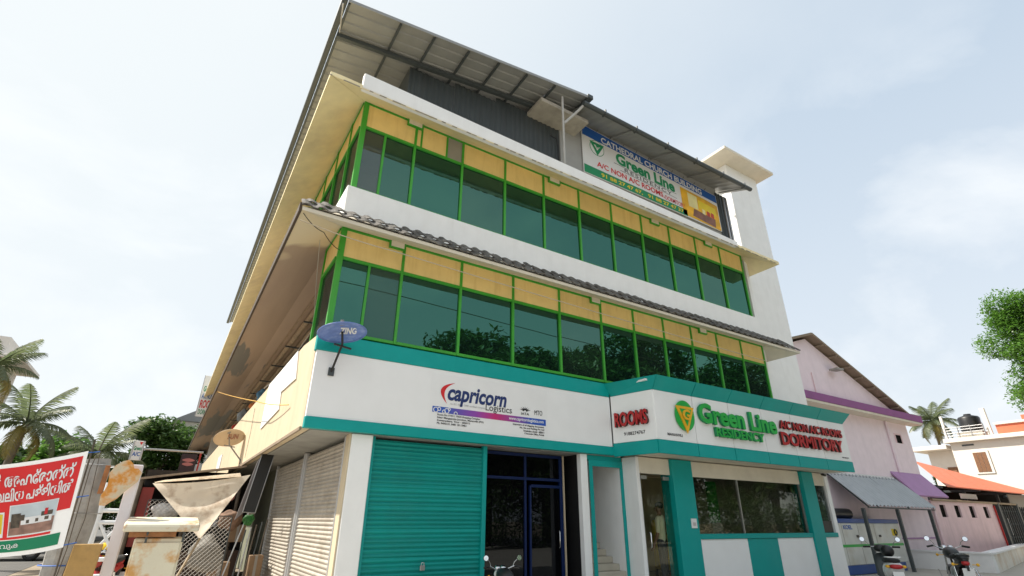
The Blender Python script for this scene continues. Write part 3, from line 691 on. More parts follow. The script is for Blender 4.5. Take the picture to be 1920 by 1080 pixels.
MB().tube([(7.3, .5, 11.95), (7.55, .52, 11.95), (7.6, .52, 11.6), (7.6, .52, 10.2)], .02, 6).build('cable_conduit', BLACK, HB)

# stair tower
B('tower', WHITE, HB, 16.30, 18.30, .60, 4.6, 0, 14.80, .015)
B('tower_cap', CREAMW, HB, 15.43, 18.62, -.03, 5.0, 14.80, 14.93, .015)
B('recess_wall', WHITE, HB, 15.56, 16.295, 1.3, 1.45, 0, 10.03, .005)
MB().tube([(16.0, .3, 14.93), (16.0, .3, 15.35)], .018, 5).build('vent_pipe', DGREY, HB)
B('wall_return', WHITE, HB, 15.40, 15.555, .13, .298, 4.55, 10.03, .004)

# ================================================================== SIGNS ON THE BUILDING
SG = empty('lobby_sign', (8.6, -1.1, 2.85), 'boxed white sign with teal bands and raised green and red letters over the lobby', 'sign')
SY = -1.12; jx = [8.70, 9.98, 11.30, 12.63, 13.95, 15.32, 16.72]
for i in range(6):
    a, b = jx[i]+.010, jx[i+1]-.010
    B('cladding_panel', SIGNW, SG, a, b, SY, SY+.04, 3.13, 4.20, .003)
    B('cladding_band', TEAL, SG, a, b, SY-.012, SY+.04, 2.84, 3.124, .004)
    e = .2*1.0
    a2 = a-.045 if i == 0 else a; b2 = b+.16 if i == 5 else b
    MB().add([(a, SY, 4.206), (b, SY, 4.206), (b2, SY-.2, 4.49), (a2, SY-.2, 4.49), (a, SY+.05, 4.206), (b, SY+.05, 4.206), (b2, SY+.05, 4.49), (a2, SY+.05, 4.49)],
             [(0, 1, 2, 3), (4, 7, 6, 5), (3, 2, 6, 7), (0, 4, 5, 1), (0, 3, 7, 4), (1, 5, 6, 2)]).build('cornice_panel', TEAL, SG)
RU = Vector((.25, -1.12, 0)).normalized(); RN = Vector((RU.y, -RU.x, 0)); RP = Vector((8.445, -.01, 0))
Lr = 1.13
def rpanel(name, z0, z1, n0, n1, m):
    c = RP+RU*(Lr/2); return MB().obox(c+RN*((n0+n1)/2)+Vector((0, 0, (z0+z1)/2)), RU*(Lr/2-.006), RN*((n1-n0)/2), (0, 0, (z1-z0)/2)).build(name, m, SG, .003)
rpanel('cladding_panel', 3.13, 4.20, -.04, 0, SIGNW); rpanel('cladding_band', 2.84, 3.124, -.04, .012, TEAL)
p0 = RP+RU*.02; p1 = RP+RU*Lr
q0 = RP-RU*.05+RN*.18; q1 = Vector((8.70-.05, SY-.2, 0)); q1 = RP+RU*(Lr+.13)+RN*.12
MB().add([p0+Vector((0, 0, 4.206)), p1+Vector((0, 0, 4.206)), Vector((8.652, SY-.2, 4.49)), q0+Vector((0, 0, 4.49)), p0-RN*.05+Vector((0, 0, 4.206)), p1-RN*.05+Vector((0, 0, 4.206)), p1-RN*.05+Vector((0, 0, 4.49)), p0-RN*.05+Vector((0, 0, 4.49))],
         [(0, 1, 2, 3), (4, 7, 6, 5), (3, 2, 6, 7), (0, 4, 5, 1), (0, 3, 7, 4), (1, 5, 6, 2)]).build('cornice_panel', TEAL, SG)
MB().box(8.55, 16.7, SY+.05, -.01, 4.40, 4.44).build('sign_roof', SIGNW, SG)
MB().box(16.66, 16.72, SY+.05, -.0, 2.86, 4.39).build('return_panel', SIGNW, SG)
B('backing', BLACK, SG, 8.75, 16.65, SY+.042, SY+.046, 2.87, 4.39, 0)
raised_text('Green Line', SG, (10.08, SY, 3.60), (1, 0, -.008), ZV, 3.02, .47, LGREEN, .035, .065, .02, PGREEN)
raised_text('RESIDENCY', SG, (10.60, SY, 3.33), XU, ZV, 1.88, .215, LGREEN, .03, .07, .02, PGREEN)
raised_text('A/C NON A/C ROOMS', SG, (13.30, SY, 3.76), XU, ZV, 3.08, .225, RED, .03, .05, .02, DKEDGE)
raised_text('DORMITORY', SG, (13.25, SY, 3.34), XU, ZV, 3.02, .34, RED, .035, .055, .02, DKEDGE)
print_text('MANANVILI', SG, (9.02, SY, 3.23), XU, ZV, .48, .06, PBLACK, .01)
print_text('9048231', SG, (16.2, SY, 3.20), XU, ZV, .36, .04, PBLACK, .01)
raised_text('ROOMS', SG, RP+RU*.13+Vector((0, 0, 3.46)), RU, ZV, .86, .33, RED, .035, .07, .02, DKEDGE)
print_text('9188274767', SG, RP+RU*.31+Vector((0, 0, 3.27)), RU, ZV, .55, .075, PBLACK, .012)
# shield emblem: green disc, orange downward triangle with a letter G
ec = Vector((9.62, SY, 3.71))
P = [ec+Vector((.31*cos(t*pi/16), 0, .34*sin(t*pi/16)))+Vector((0, -.02, 0)) for t in range(32)]
em = MB().prism(P, (0, -.03, 0)).build('emblem', LGREEN, SG)
def tri(s, dz=0): return [(-.30*s, .20*s+dz), (.30*s, .20*s+dz), (0, -.40*s+dz)]
MB().prism([ec+Vector((a, -.052, b)) for a, b in tri(1)], (0, -.02, 0)).build('emblem_triangle', ORANGE, em)
MB().prism([ec+Vector((a, -.074, b)) for a, b in tri(.62, .015)], (0, -.01, 0)).build('emblem_field', LGREEN, em)
print_text('G', em, ec+Vector((-.13, 0, -.11)), XU, ZV, .25, .24, ORANGE, .03, base=.086, depth=.02)

# logistics sticker on the fascia
LG = MB().prism([(3.86, -.0005, 3.10), (6.60, -.0005, 3.10), (6.60, -.0005, 4.10), (3.86, -.0005, 4.10)], (0, -.0025, 0)).build('logistics_sign', SIGNW)
tag(LG, 'printed logistics sticker with navy wordmark, red crescent and blue magenta stripe on the white fascia', 'sign')
fb = -.003
def crescent():
    def q(a, b, c, t): return tuple((1-t)**2*a[i]+2*t*(1-t)*b[i]+t*t*c[i] for i in (0, 1))
    top, bot = (4.37, 3.965), (4.215, 3.545)
    return [q(top, (3.86, 3.87), bot, t/14) for t in range(15)]+[q(bot, (4.03, 3.83), top, t/14) for t in range(1, 14)]
flat(LG, 'crescent', [(a, b) for a, b in [(x, z) for x, z in crescent()]], (0, fb, 0), XU, ZV, REDP)
print_text('capricorn', LG, (4.22, fb, 3.52), XU, ZV, 1.34, .40, NAVY, .03, shear=.22)
print_text('Logistics', LG, (5.07, fb, 3.475), XU, ZV, .62, .17, PBLACK, .0)
print_text('An ISO 9001 : 2008 certified company', LG, (4.28, fb, 3.545-.02), XU, ZV, .78, .05, mat('grey print', (.5, .5, .52), .6))
def band_mat():
    m = bpy.data.materials.new('stripe print'); m.use_nodes = True; N = m.node_tree.nodes; L = m.node_tree.links; p = N['Principled BSDF']
    g_ = N.new('ShaderNodeNewGeometry'); s_ = N.new('ShaderNodeSeparateXYZ'); L.new(g_.outputs['Position'], s_.inputs[0])
    r_ = N.new('ShaderNodeMapRange'); r_.inputs['From Min'].default_value = 3.94; r_.inputs['From Max'].default_value = 6.55; L.new(s_.outputs['X'], r_.inputs['Value'])
    c = N.new('ShaderNodeValToRGB'); e = c.color_ramp.elements; e[0].color = (.03, .10, .45, 1); e[0].position = .1; e[1].color = (.02, .09, .45, 1); e[1].position = .85
    q = e.new(.35); q.color = (.28, .06, .40, 1); q = e.new(.52); q.color = (.55, .02, .16, 1)
    L.new(r_.outputs[0], c.inputs['Fac']); L.new(c.outputs[0], p.inputs['Base Color']); return m
flat(LG, 'colour_stripe', [(3.92, 3.365), (6.55, 3.345), (6.55, 3.475), (3.92, 3.475)], (0, fb, 0), XU, ZV, band_mat())
print_text('www.capricornlogistics.com', LG, (5.62, fb, 3.37), XU, ZV, .87, .085, PWHITE, .012, base=.0055)
print_text('AC', LG, (3.93, fb, 3.36), XU, ZV, .5, .10, PWHITE, .0, base=.0055) if False else None
for cx, cz, r in ((3.99, 3.41, .045), (4.06, 3.43, .03), (4.16, 3.39, .03), (4.22, 3.41, .045), (4.27, 3.445, .022), (4.41, 3.375, .035)):
    ring = MB().torus((cx, fb-.006, cz), (0, 1, 0), r, .008, 14, 4); ring.build('script_mark', PWHITE, LG)
for i, s in enumerate(('Room No.17/411, TRCS Shopping Complex', 'Near Mangapotta Junction, Mananvilli (PO)', 'Kumarankary, Tirur - 686012', 'Ph: 9495131, 0481 20 13451')):
    print_text(s, LG, (4.03, fb, 3.30-i*.052), XU, ZV, (.92, 1.0, .70, .62)[i], .043, PBLACK, .014)
for i, s in enumerate(('Importers of all shipping documents', 'Air, Sea and Packing Pvt. Ltd', 'Ernakulam, Kochi - 682011', 'Corporate Office, Kerala')):
    W = (.78, .62, .52, .50)[i]; print_text(s, LG, (6.50-W, fb, 3.285-i*.054), XU, ZV, W, .044, PBLACK, .014)
print_text('MTO', LG, (6.26, fb, 3.55), XU, ZV, .2, .10, PBLACK)
for k in range(7):
    a = radians(20+k*23); flat(LG, 'wing_mark', [(6.02+.03*cos(a-.6), 3.60+.03*sin(a-.6)), (6.02+.15*cos(a), 3.60+.10*sin(a)), (6.02+.03*cos(a+.6), 3.60+.03*sin(a+.6))], (0, fb, 0), XU, ZV, PBLACK)
print_text('IATA', LG, (5.92, fb, 3.52), XU, ZV, .2, .05, PBLACK, .01)

# rooftop banner
BY = .50
BN = MB().prism([(8.55, BY, 11.15), (15.04, BY, 11.15), (15.04, BY, 12.70), (8.55, BY, 13.02)], (0, .03, 0)).build('rooftop_banner', FLEX)
tag(BN, 'blue topped white hotel banner with room photo under the roof gutter', 'banner')
flat(BN, 'blue_strip', [(8.57, 12.62), (15.02, 12.36), (15.02, 12.68), (8.57, 13.0)], (0, BY, 0), XU, ZV, PBLUE)
sl2 = Vector((1, 0, -.04))
print_text('CATHEDRAL CHURCH BUILDING', BN, (9.35, BY, 12.645-.03), sl2, ZV, 4.85, .24, PWHITE, .022, base=.0065)
flat(BN, 'green_strip', [(8.57, 11.17), (13.2, 11.17), (13.2, 11.42), (8.57, 11.47)], (0, BY, 0), XU, ZV, PGREEN)
print_text('91 88 27 47 67,   91 88 27 47 37', BN, (9.25, BY, 11.22), (1, 0, -.004), ZV, 3.75, .165, PYEL, .02, base=.0065)
print_text('Green Line', BN, (9.95, BY, 12.06), sl2, ZV, 2.75, .46, PGREEN, .04)
print_text('RESIDENCY', BN, (10.3, BY, 11.86), sl2, ZV, 2.2, .13, PBLACK, .0, sp=1.25)
flat(BN, 'rule', [(9.85, 12.03), (12.75, 11.92), (12.75, 11.93), (9.85, 12.045)], (0, BY, 0), XU, ZV, PBLACK)
flat(BN, 'rule', [(10.1, 11.83), (12.75, 11.73), (12.75, 11.74), (10.1, 11.845)], (0, BY, 0), XU, ZV, PBLACK)
print_text('A/C NON A/C ROOMS,', BN, (9.1, BY, 11.545), (1, 0, -.02), ZV, 3.0, .235, REDP, .02)
print_text('DORMITORY', BN, (12.14, BY, 11.48), (1, 0, -.02), ZV, .98, .17, REDP, .004)
bc = Vector((9.15, 0, 12.30))
flat(BN, 'emblem_ring', [(bc.x+.3*cos(i*pi/14), bc.z+.3*sin(i*pi/14)) for i in range(28)], (0, BY, 0), XU, ZV, PGREEN)
flat(BN, 'emblem_disc', [(bc.x+.28*cos(i*pi/14), bc.z+.28*sin(i*pi/14)) for i in range(28)], (0, BY, 0), XU, ZV, FLEX, base=.0055)
flat(BN, 'emblem_triangle', [(bc.x-.30, bc.z+.2), (bc.x, bc.z-.30), (bc.x+.30, bc.z+.2)], (0, BY, 0), XU, ZV, PGREEN, base=.008)
flat(BN, 'emblem_notch', [(bc.x-.13, bc.z+.1), (bc.x, bc.z-.1), (bc.x+.13, bc.z+.1), (bc.x+.13, bc.z+.05), (bc.x+.02, bc.z+.05), (bc.x, bc.z-.02), (bc.x-.06, bc.z+.1)], (0, BY, 0), XU, ZV, FLEX, base=.0105)
# printed hotel room picture
PO = mat('amber print', (.74, .40, .02), .6, var=.25, scale=2.5); PY2 = mat('pale yellow print', (.80, .72, .35), .6, var=.12, scale=3); PBR = mat('bed brown print', (.22, .10, .07), .6, var=.3, scale=4); PRD = mat('cushion red print', (.50, .05, .03), .6)
flat(BN, 'room_picture', [(13.0, 11.20), (15.0, 11.16), (15.0, 12.22), (14.3, 12.28), (13.0, 12.34)], (0, BY, 0), XU, ZV, PO)
flat(BN, 'room_window', [(13.35, 11.65), (13.85, 11.65), (13.85, 12.2), (13.35, 12.24)], (0, BY, 0), XU, ZV, PY2, base=.0055)
flat(BN, 'room_wall', [(13.9, 11.75), (14.85, 11.7), (14.85, 12.05), (13.9, 12.1)], (0, BY, 0), XU, ZV, PYEL, base=.0055)
flat(BN, 'room_bed', [(13.5, 11.3), (14.7, 11.2), (14.75, 11.55), (13.6, 11.62)], (0, BY, 0), XU, ZV, PBR, base=.0055)
for x in (14.05, 14.3, 14.52): flat(BN, 'room_cushion', [(x, 11.58), (x+.16, 11.55), (x+.18, 11.75), (x+.02, 11.78)], (0, BY, 0), XU, ZV, PRD if x > 14.1 else PY2, base=.008)
for i in range(12): MB().tube([(8.6+i*.58, BY+.0, 13.0-i*.029), (8.62+i*.58, BY-.05, 13.08-i*.029)], .008, 4).build('tie', BLACK, BN)

# projecting hotel sign far along the side eave
def hotel_blade(Y, px0, px1, py0, py1, name_lines, lab, grp=None):
    a = atY(px0, py1, Y); b = atY(px1, py0, Y)
    W = b.x-a.x; H = b.z-a.z
    s = MB().box(a.x, b.x, Y, Y+.12, a.z, b.z).build('projecting_sign', FLEX, None, .01); tag(s, lab, 'sign', grp)
    MB().box(a.x-.03, a.x, Y-.01, Y+.13, a.z, b.z).box(b.x, b.x+.03, Y-.01, Y+.13, a.z, b.z).build('frame', STEEL, s)
    for (t, f0, fh, m, bd) in name_lines:
        print_text(t, s, (a.x+.08*W, Y, a.z+f0*H), XU, ZV, .84*W, fh*H, m, bd, base=.006)
    flat(s, 'logo', [(a.x+.55*W, b.z-.06*H), (a.x+.95*W, b.z-.06*H), (a.x+.75*W, b.z-.22*H)], (0, Y, 0), XU, ZV, REDP)
    MB().tube([(b.x, Y+.06, b.z-.2), (b.x+1.5, Y+.06, b.z-.2)], .03, 6).build('bracket', STEEL, s)
    return s
hotel_blade(34, 366, 420, 708, 780, [('Green Line', .60, .14, PGREEN, .03), ('A/C NON A/C', .43, .13, PBLUE, .02), ('ROOMS', .2, .2, REDP, .03), ('DORMITORY', .05, .12, PGREEN, .02)], 'white hotel sign projecting past the far end of the tiled eave')
hotel_blade(9.0, 243, 271, 827, 862, [('Green', .50, .22, PGREEN, .02), ('A/C', .2, .22, PBLUE, .02)], 'small faded hotel sign above the rusty plate on the white post')

# ================================================================== DISHES, CABLES, FITTINGS
def dish(c, R, aim, mface, label, text, arm_to, Tm, ty=1.0):
    root = empty('satellite_dish', c, label, 'satellite dish')
    c = Vector(c); n = Vector(aim).normalized()
    prof = [(max(.001, R*i/8), .16*R*(i/8)**2) for i in range(9)]
    MB().lathe(prof+[(R, .16*R-.012)]+[(max(.001, R*i/8), .16*R*(i/8)**2-.012) for i in range(7, -1, -1)], c, n, 28).build('reflector', mface, root)
    rim = MB().torus(c+n*.16*R, n, R, .012, 32, 6).build('rim', mface, root)
    u = n.cross(Vector((0, 0, 1))).normalized(); u = -u if u.x < 0 else u; v = u.cross(-n) if u.cross(-n).z > 0 else -u.cross(-n)
    end = c - v*R*.75 + n*R*.9
    MB().tube([c-v*R*.98, end], .014, 6).build('feed_arm', DGREY, root)
    MB().obox(end+n*-.03, u*.03, v*.04, n*.05).tube([end, end-n*.12], .035, 8).build('feed_horn', STEEL, root)
    arm = MB().tube([c-n*.02, c-n*.12-v*.1, Vector(arm_to)+Vector((0, 0, .12)), arm_to], .022, 7).build('mast', DGREY, root)
    if text: print_text(text, root, c-u*R*.18+n*(.06*R)+v*R*.1, u, v, R*.72, R*.2, Tm, .03, base=.012, shear=.15)
    return root, u, v, n
DBLUE = mat('blue dish enamel', (.15, .23, .58), .35, var=.15, scale=9, dirt=(.4, .45, .6), dirt_amt=.5, dscale=9)
DCRM = mat('cream dish enamel', (.66, .55, .38), .5, var=.08, dirt=(.4, .3, .2), dirt_amt=.4, dscale=4)
dc = atY(641, 624, -.42)
def simple_dish(c, a, b, tilt, mface, label, text, Tm, foot, mount):
    """dish seen almost from its edge below: an oval reflector aimed steeply upward"""
    root = empty('satellite_dish', c, label, 'satellite dish'); c = Vector(c)
    n = Vector(tilt).normalized(); u = RIGHT - n*RIGHT.dot(n); u.normalize(); v = n.cross(u)
    K = 32; rings = 8; vs = []; fs = []
    for side in (0, 1):
        for i in range(rings+1):
            r = i/rings
            for j in range(K):
                t = 2*pi*j/K; vs.append(c+u*(a*r*cos(t))+v*(b*r*sin(t))+n*(.11*(r*r-1)*a+.006*side))
    m2 = (rings+1)*K
    for s_ in (0, 1):
        for i in range(rings):
            for j in range(K): fs.append(tuple(s_*m2+q for q in (i*K+j, i*K+(j+1) % K, (i+1)*K+(j+1) % K, (i+1)*K+j)))
    for j in range(K): fs.append((rings*K+j, rings*K+(j+1) % K, m2+rings*K+(j+1) % K, m2+rings*K+j))
    MB().add(vs, fs, True).build('reflector', mface, root)
    MB().tube([c+u*(a*cos(2*pi*j/K))+v*(b*sin(2*pi*j/K)) for j in range(K+1)], .009, 5).build('rim', mface, root)
    return root, u, v, n
# blue dish: concave face tipped toward the street, below the eye line of its rim
def tipped_dish(px, py, wpx, hpx, Y, mface, label, text, Tm, footpx):
    c = atY(px, py, Y); d = (c-CAM); dist = d.length
    a = .5*wpx/FPX*d.dot(FWD); k = hpx/wpx
    w = d.normalized(); vv = (UP - w*UP.dot(w)).normalized(); 
    n = (-w*k - vv*-1*sqrt(1-k*k)*-1).normalized()
    n = (-w*k - vv*sqrt(1-k*k)).normalized()
    root, u, v, n = simple_dish(c, a, a, n, mface, label, text, Tm, None, None)
    e = v if v.dot(UP) > 0 else -v
    foot = atY(footpx[0], footpx[1], footpx[2]); top = c - n*(-.0)
    lnb = c + vv*(a*.42) + n*.02 - w*.15
    MB().tube([c-n*.11*a+w*.02, lnb], .016, 6).build('feed_arm', DGREY, root)
    MB().obox(lnb, u*.045, vv*.03, w*.05).tube([lnb, lnb+vv*.07], .028, 8).build('feed_horn', mat('grey plastic', (.3, .28, .25), .5), root)
    mid = c - vv*a*.48
    MB().tube([c-n*.06*a, mid, foot], .020, 7).tube([mid+Vector((-.14, .0, -.02)), mid+Vector((.16, .0, -.06))], .018, 6).build('mast', BLACK if mface is DBLUE else GREYP, root)
    MB().obox(foot, (.05, 0, 0), (0, .012, 0), (0, 0, .07)).build('mount_plate', DGREY, root)
    if text:
        uu = (RIGHT - w*RIGHT.dot(w)).normalized(); pv = (n.cross(uu)); pv = pv if pv.dot(UP) > 0 else -pv
        print_text(text, root, c-uu*a*.12-pv*a*.28+n*(-.075*a), uu, pv, a*.72, a*.62, Tm, .03, base=0, shear=.2) if pv.cross(uu).dot(n) < 0 else print_text(text, root, c-uu*a*.12-pv*a*.28-n*(.06*a), uu, pv, a*.72, a*.62, Tm, .03, base=.0, shear=.2)
    return root
tipped_dish(642, 624, 88, 39, -.42, DBLUE, 'blue satellite dish with white lettering on the teal corner of the fascia', 'ZING', PWHITE, (621, 697, -.02))
r2 = tipped_dish(430, 821, 52, 30, 8.6, DCRM, 'cream satellite dish on a bent arm against the cream side fascia', 'SUN', mat('faded red print', (.45, .22, .15), .6), (453, 866, 8.3))

def cable(pts, r, m, label, name='cable', sag=.0, n=14):
    P = []
    for i in range(len(pts)-1):
        a, b = Vector(pts[i]), Vector(pts[i+1])
        for k in range(n):
            t = k/n; q = a.lerp(b, t); q.z -= sag*4*t*(1-t); P.append(q)
    P.append(Vector(pts[-1])); o = MB().tube(P, r, 5).build(name, m); tag(o, label, 'cable'); return o
cable([atY(562, 412, -.84), atY(735, 470, -.80), atY(1440, 678, -.80)], .010, mat('pale cable', (.5, .42, .3), .7), 'thin pale cable strung along the front under the tiled eave', sag=.03)
cable([atX(404, 733, .90), atX(483, 753, 1.35), atX(541, 759, 1.64)], .010, mat('yellow cable', (.65, .36, .04), .6), 'yellow cable crossing the side gallery below the eave', sag=.03)
cable([(1.5, .6, 6.6), (2.1, 3, 5.6), (1.75, 7, 4.9)], .007, PIPEW, 'thin white wire looping down from the side soffit', sag=.15)
cable([atX(478, 765, 1.66), atX(470, 810, 1.66), atX(459, 858, 1.66)], .005, BLACK, 'black wire hanging down the cream side fascia near its dish', sag=0)
cable([(1.80, .03, 6.2), (1.4, -.3, 6.3), (.95, -.7, 6.34)], .008, BLACK, 'short black wire under the eave corner', sag=.05)
cable([atX(470, 880, 2.3), atX(525, 862, 2.42), atX(580, 838, 2.45)], .009, PIPEW, 'white wire running across the top of the side shutters', sag=.02)
cable([atX(535, 815, 1.75), atX(560, 826, 2.2), atX(582, 822, 2.46)], .014, BLACK, 'black lead looping from the side fascia to the shutter post', sag=.03)
cc = atY(1542, 889, -.40)
ct = empty('security_camera', cc, 'small dark security camera on the white corner post of the lobby', 'security camera')
MB().tube([cc+Vector((0, .08, .06)), cc+Vector((0, .0, .03))], .018, 6).build('bracket', WPAINT, ct)
MB().tube([cc+Vector((.02, .03, 0)), cc+Vector((-.05, -.10, -.04))], .035, 10).build('housing', BLACK, ct)
nb = MB().box(10.30, 10.48, LY-.105, LY-.082, 1.38, 1.58).build('notice_plate', WPAINT, None, .004); tag(nb, 'small white notice plate on the teal lobby column', 'notice')
MB().box(10.34, 10.44, LY-.108, LY-.1055, 1.43, 1.50).build('printed_panel', mat('grey print2', (.5, .45, .45), .6), nb)
dg = empty('reception_desk', (13.2, 1.6, .14), 'pale reception desk inside the lobby window', 'desk')
B('desk_body', mat('desk laminate', (.45, .42, .36), .5), dg, 12.6, 14.6, 1.3, 1.9, .14, 1.15, .01); B('desk_top', mat('desk top', (.2, .13, .08), .35), dg, 12.5, 14.7, 1.25, 1.95, 1.152, 1.2, .006)
gp = empty('wall_hanging', (11.9, 1.0, .14), 'green and white upright display stand behind the lobby glass', 'display stand')
B('display_panel', LGREEN, gp, 12.2, 12.6, .55, .6, 1.5, 2.5, .005); B('display_base', PWHITE, gp, 12.2, 12.6, .52, .63, .14, 1.498, .005)
yb = empty('lobby_chair', (11.2, 1.4, .14), 'yellow armchair inside the lobby window', 'chair')
B('seat', PYEL, yb, 11.2, 11.85, 1.0, 1.6, .4, .62, .04); B('backrest', PYEL, yb, 11.2, 11.85, 1.55, 1.75, .4, 1.55, .05)
for x, y in ((11.25, 1.05), (11.8, 1.05), (11.25, 1.7), (11.8, 1.7)): B('leg', BLACK, yb, x-.025, x+.025, y-.025, y+.025, .14, .40, 0)

# ================================================================== PEOPLE
def skin_body(name, verts, edges, mats, pick, root_i=0):
    me = bpy.data.meshes.new(name); me.from_pydata([v[:3] for v in verts], edges, [])
    o = bpy.data.objects.new(name, me); COL.objects.link(o)
    md = o.modifiers.new('s', 'SKIN'); sd_ = o.modifiers.new('d', 'SUBSURF'); sd_.levels = 1; sd_.render_levels = 1; md.use_smooth_shade = True
    for i, v in enumerate(verts):
        r = v[3]; me.skin_vertices[0].data[i].radius = r if isinstance(r, tuple) else (r, r)
    me.skin_vertices[0].data[root_i].use_root = True
    dg_ = bpy.context.evaluated_depsgraph_get(); ev_ = o.evaluated_get(dg_)
    nm = bpy.data.meshes.new_from_object(ev_); bpy.data.objects.remove(o)
    nm.materials.clear()
    for m in mats: nm.materials.append(m)
    for p in nm.polygons: p.material_index = pick(p.center); p.use_smooth = True
    return nm
def person(root, shirt, trous, helmet=None, sit=False):
    V = [(0, 0, .94, (.15, .11)), (0, 0, 1.10, (.145, .10)), (0, .0, 1.28, (.175, .115)), (0, 0, 1.42, (.13, .09)), (0, 0, 1.50, .055), (0, -.01, 1.57, .06), (0, -.015, 1.64, (.078, .095)), (0, -.01, 1.71, (.06, .075))]
    E = [(i, i+1) for i in range(7)]
    for s in (-1, 1):
        b = len(V)
        if sit:
            V += [(s*.10, -.02, .90, .095), (s*.15, -.42, .86, .07), (s*.15, -.40, .48, .05), (s*.15, -.52, .43, .04)]
        else:
            V += [(s*.10, 0, .86, .095), (s*.11, -.01, .49, .062), (s*.115, .02, .10, .045), (s*.13, -.13, .045, .035)]
        E += [(0, b), (b, b+1), (b+1, b+2), (b+2, b+3)]
        b = len(V)
        if sit: V += [(s*.20, 0, 1.40, .06), (s*.27, -.18, 1.18, .045), (s*.28, -.42, 1.14, .034), (s*.28, -.49, 1.13, .028)]
        else: V += [(s*.20, 0, 1.40, .06), (s*.27, .01, 1.12, .045), (s*.27, -.10, .88, .032), (s*.27, -.13, .82, .028)]
        E += [(3, b), (b, b+1), (b+1, b+2), (b+2, b+3)]
        h = b+3; hp = Vector(V[h][:3]); d = (hp-Vector(V[b+2][:3])).normalized()
        for k in range(5):
            off = Vector((s*.0, .022*(k-1.5), 0)) if k < 4 else Vector((-s*.02, -.03, .0))
            ln = (.07, .085, .08, .062, .05)[k]; q = hp+off+d*ln*.5; q2 = hp+off+d*ln+Vector((-s*.012, 0, 0))
            V += [(*q, .009), (*q2, .007)]; E += [(h, len(V)-2), (len(V)-2, len(V)-1)]
    def pick(c):
        if c.z > 1.475: return 2
        if abs(c.x) > .2 and (c.z < 1.13 if not sit else c.y < -.14 and c.z > 1.0): return 2
        if c.z < .98: return 1 if c.z > .09 else 3
        return 0
    nm = skin_body('body', V, E, [shirt, trous, SKIN, BLACK], pick)
    inst('body', nm, root, local=True)
    if helmet: MB().ball((0, 0, 1.66), .15, 14, (1, 1.15, 1)).build('helmet', helmet, root, local=True)
    else:
        MB().ball((0, .012, 1.695), .094, 14, (.92, 1.08, .85)).build('hair', HAIR, root, local=True)
    MB().ball((0, -.112, 1.63), .018, 8, (.7, 1, 1.1)).build('nose', SKIN, root, local=True)
    for s in (-1, 1):
        MB().ball((s*.032, -.098, 1.66), .011, 6).build('eye', BLACK, root, local=True)
        MB().ball((s*.082, 0, 1.64), .024, 8, (.4, .7, 1)).build('ear', SKIN, root, local=True)
    MB().obox((0, -.104, 1.59), (.024, 0, 0), (0, .006, 0), (0, 0, .005)).build('mouth', RED, root, local=True)
    return root
ps = empty('person', (atY(1236, 960, .12).x, .12, .162), 'person in pale olive shirt and dark trousers standing inside the lobby door', 'person', rz=radians(205))
person(ps, SHIRT, TROUS)

# ================================================================== TWO-WHEELERS (built facing +y)
def wheel(root, y, R, w_, rimw, name='wheel', spokes=True):
    c = (0, y, R); ax = (1, 0, 0)
    wh = MB().torus(c, ax, R-w_, w_, 30, 8).build(name, RUBB, root, local=True)
    rim = MB().torus(c, ax, R-w_*2, .016, 26, 6).build('rim', STEEL, wh, local=True)
    hub = MB().tube([(-.06, y, R), (.06, y, R)], .05, 10)
    for k in range(10 if spokes else 5):
        a = 2*pi*k/(10 if spokes else 5); hub.tube([(0.02*(-1)**k, y, R), (0, y+(R-w_*2)*cos(a), R+(R-w_*2)*sin(a))], .006 if spokes else .02, 5)
    hub.build('hub', STEEL if spokes else DGREY, wh, local=True); return wh
def mirrors(root, y, z, m=BLACK):
    for s in (-1, 1):
        mi = MB().tube([(s*.24, y, z), (s*.27, y-.02, z+.08), (s*.33, y-.05, z+.13)], .007, 6).build('mirror', CHROME, root, local=True)
        MB().lathe([(.001, -.02), (.042, -.02), (.055, -.008), (.055, .008), (.001, .009)], (s*.36, y-.05, z+.15), (0, -1, .1), 14).build('mirror_shell', m, mi, local=True)
        MB().lathe([(.001, .0105), (.049, .0105)], (s*.36, y-.05, z+.15), (0, -1, .1), 14).build('mirror_face', ALLOY, mi, local=True)
